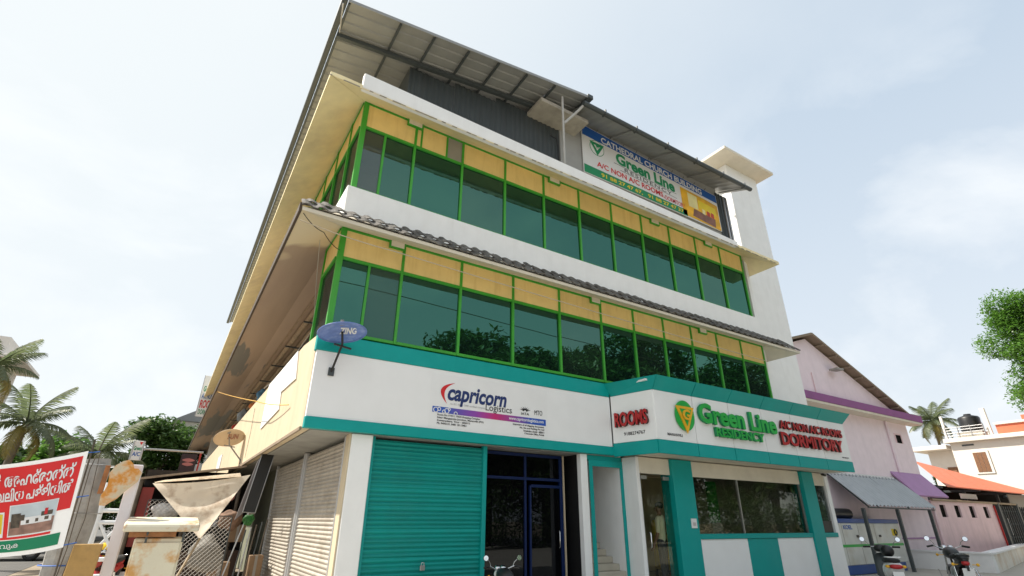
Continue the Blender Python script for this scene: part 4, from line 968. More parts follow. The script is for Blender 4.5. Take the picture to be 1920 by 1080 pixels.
def motorcycle(label, loc, rz, grp, mshell=BLACK):
    r = empty('motorcycle', loc, label, 'motorcycle', grp, rz)
    wheel(r, .66, .30, .045, 0); wheel(r, -.62, .30, .055, 0)
    fr_ = MB().tube([(0, .42, .86), (0, .1, .82), (0, -.35, .72), (0, -.78, .80)], .024, 7).tube([(0, .40, .80), (0, .30, .40), (0, -.15, .30), (0, -.30, .55), (0, -.35, .72)], .022, 7)
    for s in (-1, 1): fr_.tube([(s*.11, -.62, .30), (s*.11, -.15, .36)], .018, 6)
    fr_.build('frame', BLACK, r, local=True)
    for s in (-1, 1):
        MB().tube([(s*.085, .66, .30), (s*.085, .46, .82), (s*.085, .42, .93)], .022, 8).build('fork', CHROME, r, local=True)
        MB().tube([(s*.14, -.60, .34), (s*.13, -.45, .70)], .03, 8).build('shock', CHROME, r, local=True)
        MB().tube([(s*.12, -.86, .72), (s*.2, -.86, .72)], .008, 5).ball((s*.21, -.87, .72), .032, 8).build('indicator', ORANGE, r, local=True)
        MB().tube([(s*.1, .52, .84), (s*.2, .54, .84)], .008, 5).ball((s*.21, .55, .84), .03, 8).build('indicator', ORANGE, r, local=True)
        MB().tube([(s*.13, -.1, .34), (s*.26, -.1, .34)], .016, 6).build('footpeg', RUBB, r, local=True)
    MB().loft([((0, -.12, .84), .06, .05), ((0, .0, .88), .125, .10), ((0, .2, .90), .15, .125), ((0, .36, .90), .12, .10), ((0, .42, .90), .05, .05)]).build('fuel_tank', mshell, r, local=True)
    MB().loft([((0, -.88, .86), .07, .03), ((0, -.75, .88), .14, .055), ((0, -.45, .85), .15, .065), ((0, -.15, .84), .12, .06), ((0, -.08, .84), .06, .04)]).build('seat', RUBB, r, local=True)
    MB().loft([((0, -.95, .80), .05, .03), ((0, -.80, .76), .10, .07), ((0, -.5, .70), .12, .10), ((0, -.25, .66), .09, .10)]).build('side_panel', mshell, r, local=True)
    MB().loft([((0, -.12, .42), .12, .12, 3), ((0, .0, .45), .15, .16, 3), ((0, .18, .47), .12, .17, 3), ((0, .28, .5), .07, .12, 3)]).tube([(-.17, -.02, .38), (.17, -.02, .38)], .10, 14).build('engine', STEEL, r, local=True)
    MB().tube([(.1, .28, .45), (.13, .2, .26), (.15, -.2, .24), (.17, -.45, .30)], .022, 8).tube([(.17, -.40, .29), (.19, -.92, .42)], [.035, .05], 10).build('exhaust', CHROME, r, local=True)
    for y0, ang0, ang1, w_ in ((.66, 20, 150, .06), (-.62, 30, 150, .075)):
        vs = []; fs = []; K = 10
        for k in range(K+1):
            a = radians(ang0+(ang1-ang0)*k/K)
            for x in (-w_, 0, w_): vs.append((x, y0+.335*cos(a), .30+.335*sin(a)+(.015 if x == 0 else 0)))
        for k in range(K):
            for q in range(2): fs.append((k*3+q, k*3+q+1, k*3+q+4, k*3+q+3))
        MB().add(vs, fs, True).build('mudguard', mshell if y0 > 0 else BLACK, r, local=True)
    MB().lathe([(.001, -.1), (.06, -.09), (.095, -.03), (.1, .02), (.001, .03)], (0, .55, .88), (0, 1, 0), 16).build('headlight', WPAINT, r, local=True)
    MB().tube([(-.38, .30, 1.02), (-.26, .36, 1.04), (-.10, .42, .97), (.10, .42, .97), (.26, .36, 1.04), (.38, .30, 1.02)], .013, 7).build('handlebar', CHROME, r, local=True)
    for s in (-1, 1):
        MB().tube([(s*.27, .355, 1.04), (s*.40, .29, 1.018)], .02, 8).build('grip', RUBB, r, local=True)
        MB().tube([(s*.24, .40, 1.03), (s*.38, .36, 1.00)], .007, 5).build('lever', CHROME, r, local=True)
    for s in (-1, 1): MB().lathe([(.001, .0), (.05, .0), (.055, -.05), (.001, -.055)], (s*.06, .44, 1.03), (0, -.5, 1), 14).build('gauge', CHROME, r, local=True)
    mirrors(r, .36, 1.04)
    MB().loft([((0, -.99, .74), .04, .03), ((0, -.93, .75), .075, .045), ((0, -.85, .76), .06, .04)]).build('tail_light', RED, r, local=True)
    MB().tube([(-.1, -.55, .9), (-.1, -.9, .92), (.1, -.9, .92), (.1, -.55, .9)], .012, 6).build('grab_rail', CHROME, r, local=True)
    MB().tube([(.13, -.35, .66), (.24, -.42, .60), (.25, -.62, .36), (.24, -.85, .40), (.16, -.92, .62)], .011, 6).tube([(.245, -.5, .55), (.25, -.75, .50)], .009, 6).build('saree_guard', CHROME, r, local=True)
    MB().tube([(-.30, .38, .55), (-.26, .36, .35), (0, .33, .34), (.26, .36, .35), (.30, .38, .55)], .014, 7).build('crash_guard', CHROME, r, local=True)
    MB().loft([((0, -.93, .84), .05, .03), ((0, -.82, .84), .11, .04), ((0, -.60, .80), .13, .06)]).build('tail_cowl', mshell, r, local=True)
    pl = MB().obox((0, -.985, .58), (.10, 0, 0), (0, .004, .0015), (0, -.02, .075)).build('number_plate', PWHITE, r, local=True)
    MB().obox((0, -.96, .66), (.02, 0, 0), (0, .06, 0), (0, 0, .05)).build('plate_bracket', BLACK, r, local=True)
    return r
def scooter(label, loc, rz):
    r = empty('scooter', loc, label, 'scooter', None, rz)
    W = mat('pearl white scooter paint', (.72, .72, .73), .25, coat=.5, var=.02)
    wheel(r, .60, .21, .05, 0, spokes=False); wheel(r, -.58, .21, .055, 0, spokes=False)
    MB().loft([((0, -.92, .66), .04, .04), ((0, -.86, .64), .11, .10), ((0, -.7, .60), .17, .15), ((0, -.4, .56), .19, .18), ((0, -.15, .52), .16, .18), ((0, -.08, .45), .10, .14)]).build('rear_body', W, r, local=True)
    MB().loft([((0, -.12, .27), .16, .045, 4), ((0, .2, .25), .17, .04, 4), ((0, .40, .27), .16, .05, 4)]).build('floorboard', DGREY, r, local=True)
    MB().loft([((0, .34, .30), .15, .06, 3), ((0, .40, .45), .19, .17, 3), ((0, .45, .60), .2, .28, 3), ((0, .52, .62), .13, .24, 3), ((0, .56, .62), .04, .15, 3)]).build('front_apron', DGREY, r, local=True)
    MB().loft([((0, .78, .40), .03, .03), ((0, .68, .46), .08, .06), ((0, .55, .45), .09, .06), ((0, .42, .36), .05, .05)]).build('mudguard', W, r, local=True)
    MB().loft([((0, -.88, .76), .06, .03), ((0, -.78, .77), .12, .045), ((0, -.45, .76), .15, .05), ((0, -.15, .75), .14, .055), ((0, -.02, .74), .07, .04)]).build('seat', RUBB, r, local=True)
    MB().loft([((0, .30, .96), .06, .04), ((0, .36, .97), .15, .075), ((0, .45, .97), .17, .085), ((0, .54, .95), .10, .06)]).build('handlebar_cover', BLACK, r, local=True)
    MB().tube([(-.36, .33, 1.0), (0, .42, 1.0), (.36, .33, 1.0)], .014, 7).build('handlebar', STEEL, r, local=True)
    for s in (-1, 1):
        MB().tube([(s*.22, .36, 1.0), (s*.37, .325, 1.0)], .02, 8).build('grip', RUBB, r, local=True)
        MB().loft([((s*.15, -.90, .66), .03, .025), ((s*.15, -.84, .66), .045, .03)]).build('indicator', ORANGE, r, local=True)
        MB().tube([(s*.07, .60, .21), (s*.07, .50, .55)], .02, 7).build('fork', DGREY, r, local=True)
    mirrors(r, .38, 1.01)
    MB().loft([((0, -.965, .655), .05, .025), ((0, -.93, .66), .11, .045), ((0, -.86, .66), .13, .05)]).build('tail_light', RED, r, local=True)
    MB().obox((0, -.965, .50), (.10, 0, 0), (0, .004, 0), (0, 0, .07)).build('number_plate', PWHITE, r, local=True)
    MB().loft([((0, -.93, .42), .06, .02), ((0, -.78, .46), .09, .05), ((0, -.6, .46), .09, .05)]).build('rear_mudguard', BLACK, r, local=True)
    MB().tube([(-.12, -.55, .83), (-.13, -.86, .84), (-.06, -.93, .84), (.06, -.93, .84), (.13, -.86, .84), (.12, -.55, .83)], .014, 7).build('grab_rail', WPAINT, r, local=True)
    MB().tube([(.17, -.1, .25), (.19, -.75, .30)], [.04, .055], 10).build('exhaust', DGREY, r, local=True)
    MB().loft([((-.12, -.58, .26), .06, .08), ((-.12, -.2, .27), .07, .08)]).build('engine', STEEL, r, local=True)
    return r
mo = motorcycle('dark motorcycle in front of the teal shutter, only its round mirrors and handlebar showing', (4.88, -1.2, 0), radians(-12), 'parked motorcycles'); mo.scale = (.8, .8, .8)
scooter('white scooter with red tail light parked by the generator shed', (14.40, -2.42, 0), radians(-57))
motorcycle('black motorcycle parked tail first beside the low white wall', (15.48, -3.34, 0), radians(-60), 'parked motorcycles')

q_ = Matrix.Rotation(radians(-57), 3, 'Z') @ Vector((0, -.30, .82)) + Vector((14.40, -2.42, 0))
hk = empty('helmet', q_, 'black helmet left on the white scooter seat', 'helmet', None, radians(-57))
MB().ball((0, 0, .12), .135, 16, (1, 1.15, .95)).build('shell', BLACK, hk, local=True)
MB().obox((0, .135, .11), (.10, 0, 0), (0, .03, 0), (0, 0, .05)).build('visor', STEEL, hk, .01, local=True)

# ================================================================== RIGHT SIDE NEIGHBOURS
PY = 1.6
PB = empty('pink_building', (24, PY, 0), 'tall pale pink gabled building with purple ledge beside the hotel', 'building')
MB().prism([(18.4, PY, 0), (28.2, PY, 0), (28.2, PY, 5.85), (21.15, PY, 8.50), (18.4, PY, 7.62)], (0, 26, 0)).build('wall', PINK, PB)
def roof_strip(a, b, name, m):
    a = Vector(a); b = Vector(b); d = (b-a); nrm = Vector((-d.z, 0, d.x)).normalized()*.09
    MB().prism([a, b, b+nrm, a+nrm], (0, 27, 0)).build(name, m, PB, 0)
roof_strip((21.15, PY-.35, 8.60), (28.5, PY-.35, 5.84), 'roof', BROWNS)
roof_strip((18.4, PY-.35, 7.74), (21.14, PY-.35, 8.59), 'roof', BROWNS)
for i in range(7):
    t = (i+.5)/7; x = 21.4+t*6.2; z = 8.50-t*2.33
    B('rafter_end', BROWNS, PB, x-.035, x+.035, PY-.34, PY-.002, z-.10, z-.03, 0)
MB().box(19.0, 28.75, PY-.52, PY-.002, 5.72, 6.02).build('ledge', PURP, PB, .01)
B('ledge_soffit', CREAMW, PB, 19.0, 28.72, PY-.5, PY-.003, 5.62, 5.715, .005)
a_ = atY(1675, 812, PY); b_ = atY(1693, 832, PY)
wn_ = MB().box(a_.x, a_.x+.06, PY-.03, PY-.001, b_.z, a_.z).box(b_.x-.06, b_.x, PY-.03, PY-.001, b_.z, a_.z).box(a_.x+.06, b_.x-.06, PY-.03, PY-.001, a_.z-.06, a_.z).build('window', PINKW, PB)
MB().box(a_.x+.06, b_.x-.06, PY-.008, PY-.003, b_.z, a_.z-.06).build('opening', VOID, wn_)  # flat black plate for the unlit room behind
MB().tube([atY(1660, 790, PY-.06), atY(1688, 886, PY-.06)], .05, 8).build('drain_pipe', PINK, PB)
MB().tube([atY(1521, 698, PY-.03), atY(1531, 738, PY-.03)], .02, 6).build('conduit', PINKW, PB)
lp = atY(1568, 693, PY-.25); MB().obox(lp, (.28, 0, .02), (0, .16, 0), (0, 0, .04)).build('lamp', GREYP, PB)
t1 = 3.42
AX = atY(1676, 895, 1.5).x+.06
MB().add([(AX, PY-.003, 3.5), (28.2, PY-.003, 3.5), (28.3, PY-.75, 2.55), (AX, PY-.75, 2.55), (AX, PY-.003, 3.42), (28.2, PY-.003, 3.42), (28.3, PY-.70, 2.5), (AX, PY-.70, 2.5)],
         [(0, 3, 2, 1), (4, 5, 6, 7), (3, 7, 6, 2), (0, 4, 7, 3), (1, 2, 6, 5)]).build('awning', PURPL, PB)
B('plinth', mat('pale grey plinth', (.55, .53, .52), .85, var=.08, dirt=(.3, .28, .25), dirt_amt=.4), PB, 18.4, 28.1, PY-.06, PY-.002, 0, .5, .01)
B('dado_line', PURPL, PB, 23.4, 28.1, PY-.03, PY-.002, .95, 1.0, 0)
# generator
GX0, GX1, GY = 18.0, 22.55, .75
gt = atY(1682, 974, GY); GX1 = gt.x; GZ = gt.z
GN = empty('generator', (20, GY, 0), 'long white generator cabinet with blue base and green stripe under the shed', 'generator')
GW = mat('off white enamel', (.62, .62, .58), .4, var=.08, dirt=(.42, .36, .24), dirt_amt=.5, dscale=1.6)
B('cabinet', GW, GN, GX0, GX1, GY, GY+.78, .28, GZ-.13, .02); B('top_band', mat('blue enamel', (.02, .07, .26), .4), GN, GX0, GX1, GY-.01, GY+.79, GZ-.128, GZ, .01)
B('base', mat('blue enamel', (.02, .07, .26), .4), GN, GX0+.05, GX1-.25, GY-.01, GY+.78, .02, .278, .01)
B('stripe', LGREEN, GN, GX0, GX1-.02, GY-.006, GY-.001, .80, .88, 0)
for x in (18.9, 19.9, 21.0): B('panel_joint', GREYP, GN, x-.008, x+.008, GY-.005, GY-.001, .30, .79, 0); B('panel_joint', GREYP, GN, x-.008, x+.008, GY-.005, GY-.001, .885, GZ-.14, 0)
for x in (19.7, 21.2): B('latch', BLACK, GN, x, x+.14, GY-.02, GY-.002, 1.08, 1.15, .004)
print_text('KOEL', GN, (19.0, GY, GZ-.32), XU, ZV, .55, .13, PBLUE, .02)
ll = atY(1677, 998, GY); MB().obox((ll.x, GY-.003, ll.z), (.20, 0, 0), (0, .002, 0), (0, 0, .11)).build('warning_label', PYEL, GN); MB().torus((ll.x+.06, GY-.01, ll.z), (0, 1, 0), .09, .025, 14, 4).build('label_ring', BLACK, GN)
MB().tube([(18.6, GY+.4, GZ+.16), (20.3, GY+.4, GZ+.16)], .17, 12).build('silencer', BLACK, GN)
# corrugated lean-to
SHD = empty('lean_to_shed', (22, .4, 0), 'grey corrugated lean-to roof on dark posts over the generator', 'shed')
def cor_roof(x0, x1, y0, z0, y1, z1, pitch, m, parent, name='roof_sheet'):
    vs = []; fs = []; k = int((x1-x0)/(pitch/6))
    for i in range(k+1):
        x = x0+(x1-x0)*i/k; dz = .036*sin(2*pi*(x-x0)/pitch); vs += [(x, y0, z0+dz), (x, y1, z1+dz)]
    for i in range(k): fs.append((2*i, 2*i+2, 2*i+3, 2*i+1))
    return MB().add(vs, fs, True).build(name, m, parent)
SHEDM = mat('pale zinc sheet', (.40, .405, .40), .35, metal=.55, var=.1, dirt=(.4, .4, .4), dirt_amt=.3, dscale=1)
A = [atY(1550, 886, 1.5), atY(1676, 895, 1.5), atY(1644, 948, .36), atY(1757, 951, .36)]
xs0, xs1 = A[0].x, A[1].x
for i in range(5):
    a = xs0+(xs1-xs0)*i/5; b = xs0+(xs1-xs0)*(i+1)/5; fr0 = (A[3].x-A[2].x)/(A[1].x-A[0].x)
    cor_roof(a, b-.005, .36, A[2].z, 1.5, A[0].z, .24, SHEDM, SHD)
MB().tube([(xs0, .40, A[2].z-.06), (xs1, .40, A[2].z-.07)], .022, 8).build('front_rail', DGREY, SHD)
MB().tube([(xs0, 1.48, A[0].z-.06), (xs1, 1.48, A[0].z-.06)], .035, 8).build('rear_rail', DGREY, SHD)
for x in (xs0+.05, 21.0, 23.2, xs1-.05): MB().tube([(x, .40, A[2].z-.05), (x, 1.48, A[0].z-.05)], .025, 6).build('rafter', DGREY, SHD)
for px0, py0 in ((1638, 1078), (1716, 1073), (1772, 1067)):
    q = atZ(px0, py0, 0); B('post', DGREY, SHD, q.x-.05, q.x+.05, .36, .46, 0, A[2].z-.09, .006)
MB().tube([(xs1-.06, .42, 0), (xs1-.06, .42, A[2].z)], .045, 8).build('drain_pipe', PINKW, SHD)
MB().box(xs0, xs1, 1.50, 1.56, A[0].z, A[0].z+.06).build('ridge_cap', FLEX, SHD)
# low pink wall with openings
LWX0, LWX1, LWY = 28.25, 35.2, 1.55
LW = empty('low_pink_building', (31, LWY, 0), 'low warm pink outbuilding with four square openings under the orange roof', 'building')
lw = MB(); ops = []
zt_ = 2.45; z0_, z1_ = 1.78, 2.28
for px in (1768, 1795, 1822, 1848):
    c = atY(px, 953, LWY); ops.append((c.x-.30, c.x+.30))
xx = LWX0
for a, b in ops: lw.box(xx, a, LWY, LWY+.25, z0_, z1_); xx = b
lw.box(xx, LWX1, LWY, LWY+.25, z0_, z1_); lw.box(LWX0, LWX1, LWY, LWY+.25, 0, z0_); lw.box(LWX0, LWX1, LWY, LWY+.25, z1_, zt_)
lw.build('wall', PINKW, LW)
for a, b in ops: MB().box(a, b, LWY+.07, LWY+.09, z0_, z1_).build('opening', VOID, LW)  # black plates stand for the shade inside each opening
MB().box(LWX0, LWX1, LWY+.26, LWY+4, 0, .02).box(LWX1-.2, LWX1, LWY+.26, LWY+4, 0, zt_).build('return_wall', PINKW, LW)
MB().tube([(LWX0, LWY-.05, zt_+.02), (LWX1+3, LWY-.05, zt_+.02)], .05, 8).build('gutter', PIPEB, LW)
MB().tube([(LWX1-.1, LWY-.06, zt_-.1), (LWX1-.05, LWY-.06, 0)], .04, 7).build('drain_pipe', RED, LW)
# orange roof shed
OR = empty('orange_roof_shed', (34, 4, 0), 'long open shed with bright orange sheet roof behind the low pink wall', 'shed')
e0 = atY(1722, 884, 2.2); e1 = atY(1776, 913, 1.0); e2 = atY(1925, 927.5, 1.0); r0 = atY(1715, 866, 5.5); r1 = atY(1925, 921, 5.5)
oa, ob, oc = atY(1776, 913, 1.2), atY(1962, 931.2, 1.2), atY(1715, 866, 4.6)
od = oc.lerp(ob, .02)
for i in range(10):
    t0, t1_ = i/10+.001, (i+1)/10-.001
    MB().prism([oa.lerp(ob, t0), oa.lerp(ob, t1_), oc.lerp(ob, t1_*.98), oc.lerp(ob, t0*.98)], (0, 0, .05)).build('roof_sheet', OROOF, OR)
for i in range(5):
    x = 29.2+i*4.2; B('post', DGREY, OR, x-.06, x+.06, 1.9, 2.02, 0, 3.05, 0); B('truss', DGREY, OR, x-.04, x+.04, 1.3, 6, 2.95, 3.05, 0)
B('back_wall', VOID, OR, 28.7, 48, 2.9, 3.0, 0, 3.3); B('name_board', FLEX, OR, 32.3, 34.2, 1.75, 1.8, 2.62, 2.85, .005)  # black back wall added as the dark under the orange roof
B('mesh_screen', GREYP, OR, 38.3, 44, 1.7, 1.74, 2.3, 2.98, 0)
# gate grille at the far right
GT = empty('steel_gate', (37, LWY, 0), 'dark steel bar gate right of the low pink wall', 'gate')
B('gate_post', DGREY, GT, 35.6, 35.8, LWY-.1, LWY+.1, 0, 2.5, .01); B('gate_post', DGREY, GT, 38.2, 38.4, LWY-.1, LWY+.1, 0, 2.5, .01)
for z in (.3, .9, 1.5, 2.1): B('rail', DGREY, GT, 35.8, 42.0, LWY-.02, LWY+.02, z, z+.05, 0)
bm0 = MB().box(-.02, .02, -.02, .02, .05, 2.35).mesh('bar', DGREY)
for i in range(20): inst('bar', bm0, GT, (36.0+i*.3, LWY-.045, 0))
B('screen', PWHITE, GT, 36.0, 38.0, LWY+.4, LWY+.44, 1.0, 1.8, 0)
# low white boundary wall, corner toward the camera
k0 = atX(1863, 1036, 24.5); zc = k0.z
WL = empty('boundary_wall', (k0.x, k0.y, 0), 'low white boundary wall with stained face behind the black motorcycle', 'wall')
far_ = Vector((k0.x+.3, k0.y+2.9, 0)); dr = (atZ(1930, 1018, zc)-k0); dr.z = 0
rt = Vector((k0.x, k0.y, 0))+dr.normalized()*14
STAINW = mat('stained white wall', (.80, .76, .69), .8, var=.05, dirt=(.55, .36, .18), dirt_amt=.8, dscale=.9)
LOWW = mat('low wall white', (.82, .82, .82), .7, var=.04, dirt=(.5, .48, .45), dirt_amt=.3, dscale=1)
def wallseg(a, b, m):
    a = Vector((a.x, a.y, 0)); b = Vector((b.x, b.y, 0)); d = (b-a).normalized(); nn = Vector((-d.y, d.x, 0))
    if nn.y < 0: nn = -nn
    MB().prism([a, b, b+nn*.28, a+nn*.28], (0, 0, zc-.06)).build('wall_section', m, WL)
    MB().prism([a-nn*.05-d*.05+Vector((0, 0, zc-.058)), b-nn*.05+Vector((0, 0, zc-.058)), b+nn*.33+Vector((0, 0, zc-.058)), a+nn*.33-d*.05+Vector((0, 0, zc-.058))], (0, 0, .06)).build('coping', LOWW, WL)
wallseg(Vector((k0.x, k0.y, 0)), rt, STAINW)
a0 = Vector((k0.x-.01, k0.y+.35, 0)); 
MB().box(k0.x-.3, k0.x-.02, k0.y+.0, k0.y+3.2, 0, zc-.06).build('wall_section', LOWW, WL); MB().box(k0.x-.35, k0.x-.0, k0.y-.03, k0.y+3.25, zc-.057, zc).build('coping', LOWW, WL)
# white house
HX = 45.0
HS = empty('white_house', (HX, 5, 0), 'white flat roofed house with brown shuttered window and black roof tank', 'house')
B('wall', HOUSEW, HS, HX, HX+9, -6, 5.64, 0, 6.55, 0)
B('wing_wall', HOUSEW, HS, HX+.9, HX+8, 5.645, 7.4, 0, 6.2, 0)
B('parapet', HOUSEW, HS, HX-.35, HX+9, -6, 5.85, 6.555, 6.82, .02)
B('wing_canopy', HOUSEW, HS, HX-.1, HX+8, 5.855, 8.0, 6.21, 6.5, .02)
for i in range(1):
    wy0, wy1 = atX(1861, 883, HX).y, atX(1823, 848, HX).y
    w = MB().box(HX-.06, HX-.002, wy0-.14, wy1+.14, 4.5, 5.95).build('window', HOUSEW, HS, .01)
    for k in range(3):
        a = wy0+(wy1-wy0)*k/3; MB().box(HX-.085, HX-.062, a+.01, a+(wy1-wy0)/3-.01, 4.62, 5.83).build('shutter_leaf', WOOD, w)
w = MB().box(HX+.84, HX+.898, 5.9, 6.5, 3.8, 5.1).build('window', WOOD, HS); MB().box(HX+.80, HX+.838, 6.0, 6.4, 3.9, 5.0).build('shutter_leaf', WOOD, w)
B('vent', DGREY, HS, HX-.03, HX-.002, 4.35, 5.0, 6.30, 6.40, 0)
tb = atX(1821, 800, HX+1.2)
TK = empty('water_tank', (tb.x, tb.y, 6.9), 'black ribbed plastic water tank on the white house roof', 'water tank')
RT = .62
MB().lathe([(RT*.97, 0), (RT, .05), (RT*.97, .1), (RT, .3), (RT*.97, .36), (RT, .6), (RT*.97, .66), (RT, .95), (RT*.9, 1.05), (RT*.35, 1.16), (RT*.33, 1.25), (.001, 1.26)], (tb.x, tb.y, 7.25), (0, 0, 1), 24).build('tank_body', BLACK, TK)
MB().box(tb.x-.7, tb.x+.7, tb.y-.7, tb.y+.7, 6.83, 7.24).build('tank_base', CONC, TK)
RL = empty('roof_railing', (HX, 5, 6.82), 'steel railing and white masts on the house roof edge', 'railing')
for k in range(4): MB().tube([(HX-.1, 3.5, 7.0+k*.18), (HX-.1, 5.6, 7.0+k*.18)], .03, 6).build('rail', STEEL, RL)
for y in (3.5, 4.2, 4.9, 5.6): MB().tube([(HX-.1, y, 6.82), (HX-.1, y, 7.62)], .035, 6).build('post', STEEL, RL)
B('mast', HOUSEW, RL, HX+.1, HX+.3, 3.2, 3.45, 6.825, 8.6, .01); B('mast', HOUSEW, RL, HX+.1, HX+.25, 5.65, 5.8, 6.825, 8.4, .01)
B('upper_wall', OROOF, HS, HX+.2, HX+6, -6, 2.95, 6.825, 7.45, 0); B('upper_coping', HOUSEW, HS, HX+.1, HX+6, -6, 3.0, 7.455, 7.6, .01)
B('roof_peak', OROOF, HS, HX+3, HX+6, .2, 2.2, 7.605, 8.3, .02)

# ================================================================== VEGETATION
def leaf_cloud(clumps, nleaf, size, rng, flat_=.5):
    vs = []; fs = []
    tot = sum(c[3]**2 for c in clumps)
    for (x, y, z, R, sq) in clumps:
        for _ in range(int(nleaf*R*R/tot)):
            d = Vector((rng.gauss(0, 1), rng.gauss(0, 1), rng.gauss(0, 1))).normalized()
            r = R*(rng.uniform(.25, 1)**.5)*(1+.35*noise.noise(d*2.3+Vector((x, y, z))))
            c = Vector((x, y, z))+Vector((d.x*r, d.y*r, d.z*r*sq))
            a = Vector((rng.gauss(0, 1), rng.gauss(0, 1), rng.gauss(0, flat_))).normalized(); b = a.cross(Vector((rng.gauss(0, .5), rng.gauss(0, .5), 1))).normalized()
            s = size*rng.uniform(.6, 1.35); n0 = len(vs)
            vs += [c-a*s, c+b*s*.42, c+a*s, c-b*s*.42]; fs.append((n0, n0+1, n0+2, n0+3))
    me = bpy.data.meshes.new('crown'); me.from_pydata([tuple(v) for v in vs], [], fs); return me
def tree(label, loc, H, R, seed, m, nleaf, leaf, grp, trunk_r=.22, nclump=16, low=.35):
    rng = random.Random(seed)
    t = empty('tree', loc, label, 'tree', grp)
    clumps = []
    tips = []
    for i in range(nclump):
        a = 2*pi*i/nclump*2.4+rng.uniform(-.5, .5); q = rng.uniform(0, 1); hh = low+(1-low)*q
        rr = R*rng.uniform(.25, .8)*(1-.55*abs(q-.35)); c = (rr*cos(a), rr*sin(a), H*hh*.92, R*rng.uniform(.26, .46), rng.uniform(.55, .8)); clumps.append(c); tips.append(c)
    clumps.append((0, 0, H*.86, R*.42, .8))
    me = leaf_cloud(clumps, nleaf, leaf, rng); me.materials.append(m)
    inst('crown', me, t, local=True)
    tr_ = MB().tube([(0, 0, -.1), (.1, .05, H*.2), (-.05, .1, H*.4), (0, 0, H*.75)], [trunk_r*1.3, trunk_r, trunk_r*.75, trunk_r*.3], 9)
    for c in tips:
        tr_.tube([(0, 0.05, H*rng.uniform(.25, .5)), (c[0]*.5, c[1]*.5, c[2]*.75), (c[0]*.9, c[1]*.9, c[2])], [trunk_r*.4, trunk_r*.25, trunk_r*.08], 5, cap=False)
    tr_.build('trunk', BARK, t, local=True)
    return t
def frond_mesh(L, seed, droop):
    rng = random.Random(seed); mb = MB(); pts = []
    for i in range(13):
        s = i/12; pts.append(Vector((L*s*cos(droop*s*.55), 0, L*(.38*s-droop*.62*s*s))))
    mb.tube(pts, [.045*(1-.85*i/12)+.004 for i in range(13)], 5)
    N = 38
    for i in range(4, N):
        s = i/N; k = min(11, int(s*12)); f_ = s*12-k; p = pts[k].lerp(pts[k+1], f_); t = (pts[k+1]-pts[k]).normalized()
        ll_ = L*.27*sin(pi*(.12+.86*s))**.7*rng.uniform(.85, 1.1)
        for sd_ in (-1, 1):
            out = (Vector((0, sd_, 0))*.85+t*.5+Vector((0, 0, -.18-.25*rng.random()))).normalized()
            w_ = t*(.022*L/2.6+.012); mid = p+out*ll_*.55; tip = p+out*ll_+Vector((0, 0, -ll_*.32))
            n0 = len(mb.v); mb.v += [tuple(p-w_), tuple(p+w_), tuple(mid+w_*1.1), tuple(mid-w_*.9), tuple(tip)]
            mb.f += [[n0, n0+1, n0+2, n0+3], [n0+3, n0+2, n0+4]]; mb.sm += [False, False]
    return mb
FR = [frond_mesh(3.2, i, d_).mesh('frond', PALMHAZE) for i, d_ in enumerate((.55, .9, 1.25))]
FRY = frond_mesh(2.9, 9, 1.5).mesh('frond', PALMY)
def palm(label, loc, H, seed, lean=(.5, .2), nf=20, grp='coconut palms', sc=1.0, yel=2):
    rng = random.Random(seed); t = empty('palm_tree', loc, label, 'palm tree', grp)
    pts = [Vector((lean[0]*(s/8)**2, lean[1]*(s/8)**2, H*s/8)) for s in range(9)]
    tr_ = MB().tube(pts, [.2-.008*s*1.2 for s in range(9)], 9)
    for k in range(int(H/.5)):
        s = k*.5/H; q = Vector((lean[0]*s*s, lean[1]*s*s, H*s)); tr_.torus(q, (0, 0, 1), .185-.09*s, .012, 9, 4)
    tr_.build('trunk', PBARK, t, local=True)
    top = pts[-1]
    for i in range(nf):
        a = 2.399*i+rng.uniform(-.2, .2); el = -75+i*(120/nf)
        me = FR[0] if i < nf*.4 else FR[1] if i < nf*.75 else FR[2]
        if i >= nf-yel: me = FRY
        s_ = sc*rng.uniform(.85, 1.1)
        tilt = radians(62-95*(i/nf)+rng.uniform(-6, 6))
        o = inst('frond', me, t, top, (0, -tilt+radians(12), a), (s_, s_, s_), local=True)
    nuts = MB()
    for k in range(7): nuts.ball(top+Vector((.22*cos(k), .22*sin(k), -.2-.05*(k % 3))), .12, 8)
    nuts.build('coconuts', mat('coconut husk', (.25, .22, .05), .6), t, local=True)
    return t
def palm_at(label, px, py, Y, seed, lean=(.4, .2), sc=1.0, nf=20, yel=2):
    c = atY(px, py, Y); return palm(label, (c.x-lean[0], c.y-lean[1], 0), c.z, seed, lean, nf, sc=sc, yel=yel)
palm_at('coconut palm cut by the left edge with yellow lower fronds', -14, 690, 17, 3, (.5, .2), .56, 16, 3)
palm_at('big coconut palm behind the red banner, crown above its middle', 50, 795, 24, 5, (.3, -.2), .75, 17, 3)
palm_at('small coconut palm crown beside the concrete post', 182, 852, 30, 8, (-.5, .1), .9, 16, 2)
palm_at('lone coconut palm between the pink building and the white house', 1748, 790, 16, 12, (.3, 0), 1.0, 22, 3)
def tree_at(label, px, py, Y, H0, R, seed, m, nleaf, leaf, grp=None, **k):
    c = atY(px, py, Y); return tree(label, (c.x, c.y, 0), c.z, R, seed, m, nleaf, leaf, grp, **k)
tree_at('dense leafy tree behind the stall at the end of the tiled eave', 312, 783, 44, 0, 4.4, 21, LEAF, 26000, .19, 'trees behind the stalls', nclump=20, low=.15)
tree_at('low bright tree between the two coconut palms', 118, 828, 44, 0, 4.0, 22, LEAFB, 7000, .28, 'trees behind the stalls', low=.3)
tree_at('dark bushy tree low behind the big palm', 30, 850, 46, 0, 5.0, 23, LEAFD, 8000, .3, 'trees behind the stalls', low=.15)
